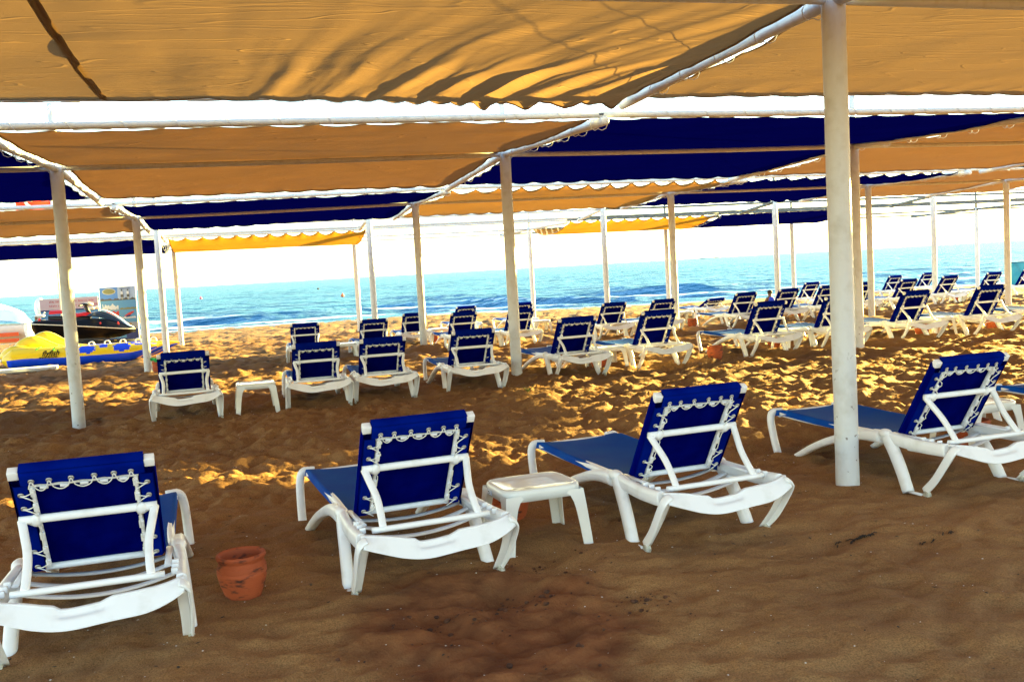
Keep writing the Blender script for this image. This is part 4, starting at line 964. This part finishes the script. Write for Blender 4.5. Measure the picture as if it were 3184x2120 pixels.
# seated person on the sand between the loungers at right
def make_person():
    g = gz(15, 24); root_loc = (16.39, 28.0, gz(16, 28)-.02)
    me = bpy.data.meshes.new('person')
    J = dict(pel=(0, 0, .14), sp=(0, -.03, .36), ch=(0, -.02, .54), nk=(0, .0, .66), hd=(0, .02, .74), ht=(0, .02, .88), sl=(-.17, 0, .58), sr=(.17, 0, .58), el=(-.26, .1, .36), er=(.26, .1, .36), hl=(-.18, .32, .30), hr=(.18, .32, .30),
             kl=(-.14, .38, .42), kr=(.14, .38, .42), fl=(-.12, .62, .08), fr=(.12, .62, .08), tl=(-.12, .74, .05), tr=(.12, .74, .05), hpl=(-.1, .04, .12), hpr=(.1, .04, .12))
    keys = list(J); ed = [('pel', 'sp'), ('sp', 'ch'), ('ch', 'nk'), ('nk', 'hd'), ('hd', 'ht'), ('ch', 'sl'), ('ch', 'sr'), ('sl', 'el'), ('sr', 'er'), ('el', 'hl'), ('er', 'hr'), ('pel', 'hpl'), ('pel', 'hpr'), ('hpl', 'kl'), ('hpr', 'kr'), ('kl', 'fl'), ('kr', 'fr'), ('fl', 'tl'), ('fr', 'tr')]
    me.from_pydata([J[k] for k in keys], [(keys.index(a), keys.index(b)) for a, b in ed], [])
    o = bpy.data.objects.new('person', me); COL.objects.link(o); o.location = root_loc; o.rotation_euler = (0, 0, radians(20)); o.scale = (.8, .8, .76)
    sk = o.modifiers.new('s', 'SKIN'); o.modifiers.new('u', 'SUBSURF').levels = 2; o.modifiers['u'].render_levels = 2
    rad = dict(pel=.15, sp=.13, ch=.14, nk=.055, hd=.085, ht=.07, sl=.06, sr=.06, el=.042, er=.042, hl=.035, hr=.035, kl=.065, kr=.065, fl=.04, fr=.04, tl=.03, tr=.03, hpl=.1, hpr=.1)
    for i, k in enumerate(keys): me.skin_vertices[0].data[i].radius = (rad[k], rad[k])
    me.skin_vertices[0].data[0].use_root = True
    me.materials.append(mat('tanned skin', (.16, .075, .04), .6))
    tag(o, 'person seated on the sand in a blue top between far loungers', 'person')
    bpy.context.view_layer.update()
    s = MB().lathe([(.15, .16), (.16, .3), (.17, .48), (.16, .56), (.09, .63), (.07, .645)], (0, -.02, 0), 20); s.build('shirt', mat('blue shirt', (.02, .05, .5), .8), o)
    MB().ball((0, .01, .835), .10, sc=(.95, 1.05, .95)).build('hair', mat('dark hair', (.012, .008, .006), .7), o)
make_person()
# things on the water
def buoy(x, y, c, lab):
    o = MB().lathe([(.001, -.12), (.14, -.08), (.20, .04), (.17, .16), (.06, .24), (.04, .34), (.001, .35)], n=16).build('buoy', c); o.location = (x, y, WZ+.12); tag(o, lab, 'buoy', 'buoys floating on the sea')
buoy(-6.0, 157, mat('pink buoy', (.7, .12, .2), .5), 'pinkish buoy floating alone left of the second far post')
buoy(14.8, 197, DARK, 'dark round buoy floating in the sea left of the middle post')
buoy(10.5, 106, mat('orange buoy', (.6, .15, .05), .5), 'small orange buoy between two slim posts')
def boat(x, y, L, lab, m):
    mb = MB(); mb.grid(14, 8, lambda u, v: (lerp(-L/2, L/2, u), L*.16*(2*v-1)*(1-(2*u-1)**4), -.2+L*.10*(abs(2*v-1)**2)+.1*L*.3*u*u)); mb.box((-.05*L, 0, L*.10), (L*.3, L*.18, L*.10), bev=.02*L); mb.box((0, 0, L*.03), (L*.8, L*.24, L*.05))
    o = mb.build('motorboat', m); o.location = (x, y, WZ+.1); tag(o, lab, 'boat', 'boats far out at sea')
boat(-37, 260, 6, 'small dark motorboat near the horizon left of the jet ski', mat('dark boat paint', (.05, .08, .15), .5))
mb = MB(); mb.grid(30, 8, lambda u, v: (lerp(-26, 26, u), 5*(2*v-1), 3.2*sin(pi*u)**.5*(1-(2*v-1)**2)*(.7+.5*N3(u*6, v))))
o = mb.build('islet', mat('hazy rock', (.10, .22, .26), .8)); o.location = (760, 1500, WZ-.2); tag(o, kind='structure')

# ---------------------------------------------------------------- litter on the sand, grass tuft
def scatter(name, n, m, lo, hi, seed, label, box, flat_=.5, longf=1):
    rr = random.Random(seed); mb = MB()
    for _ in range(n):
        r = lo_r = rr.random()**.7; y = lerp(box[2], box[3], r); x = lerp(box[0], box[1], rr.random())*(.35+.65*y/box[3]) + .05*y
        s = lerp(lo, hi, rr.random()**2.5)*(.6+.05*y); a = rr.random()*pi; z = sand_h(x, y)+s*.2
        P = []; k = 5
        for i in range(k):
            t = 2*pi*i/k+rr.random()*.5; u, v = s*cos(t)*longf, s*sin(t); P.append((x+u*cos(a)-v*sin(a), y+u*sin(a)+v*cos(a), z+.15*s*rr.random()))
        P.append((x, y, z+s*flat_)); mb.add(P, [(i, (i+1) % k, k) for i in range(k)], 0, False)
    o = mb.build(name, m); tag(o, label, name.replace('_', ' '), kind='stuff')
scatter('shell_bits', 1700, mat('shell white', (.75, .70, .62), .6), .0025, .0075, 5, 'tiny white shell fragments scattered over the sand', (-4, 6.5, 2.6, 13))
scatter('debris_bits', 1500, mat('dark debris', (.03, .02, .015), .9), .003, .009, 6, 'small dark bark and seaweed crumbs scattered over the sand', (-4, 6.5, 2.6, 14), .4, 2.2)
ck = MB(); rr = random.Random(11)
for _ in range(170):
    a = rr.random()*2*pi; q = rr.random()**.8; cxy = rr.choice([(1.42, 4.95, .22), (1.25, 4.45, .20), (.75, 4.3, .15), (1.75, 4.2, .12), (1.1, 4.0, .5)]); x = cxy[0]+q*cxy[2]*1.7*cos(a); y = cxy[1]+q*cxy[2]*sin(a); s_ = .003+.011*rr.random()**3
    ck.ball((x, y, sand_h(x, y)+s_*.3), s_, n=6, m=4, sc=(1+.6*rr.random(), 1+.4*rr.random(), .7))
tag(ck.build('sand_clods', mat('dark sand clods', (.05, .018, .008), .9, (.12, .045, .018), 30)), 'dark crumbs of churned sand in the dug up patch at the front', 'sand', kind='stuff')
tw = MB(); rr = random.Random(4)
for k in range(26): a = rr.random()*2*pi; l = .05+.05*rr.random(); tw.tube([(0, 0, 0), (.4*l*cos(a), .4*l*sin(a), l*.6), (l*cos(a), l*sin(a), l)], [.003, .002, .0006], n=4)
o = tw.build('grass_tuft', mat('grass', (.10, .16, .03), .7)); o.location = (3.27, 11.3, sand_h(3.27, 11.3)); tag(o, 'tiny green grass tuft growing in the bare sand at centre', 'grass')
sk_ = MB()
for x0, y0, n_ in ((3.15, 4.55, 26), (3.52, 4.40, 8)):
    for k in range(n_):
        a = rr.random()*pi*.3; x = x0+rr.gauss(0, .05); y = y0+rr.gauss(0, .012); l = .012+.02*rr.random(); z = sand_h(x, y)+.004
        sk_.tube([(x-l*cos(a), y-l*sin(a), z), (x, y, z+.006), (x+l*cos(a), y+l*sin(a), z)], .0028, n=5)
o = sk_.build('seaweed_clump', mat('dry seaweed', (.02, .014, .01), .9)); tag(o, 'dark dry seaweed on the sand below the lounger at the thick post', 'seaweed', kind='stuff')
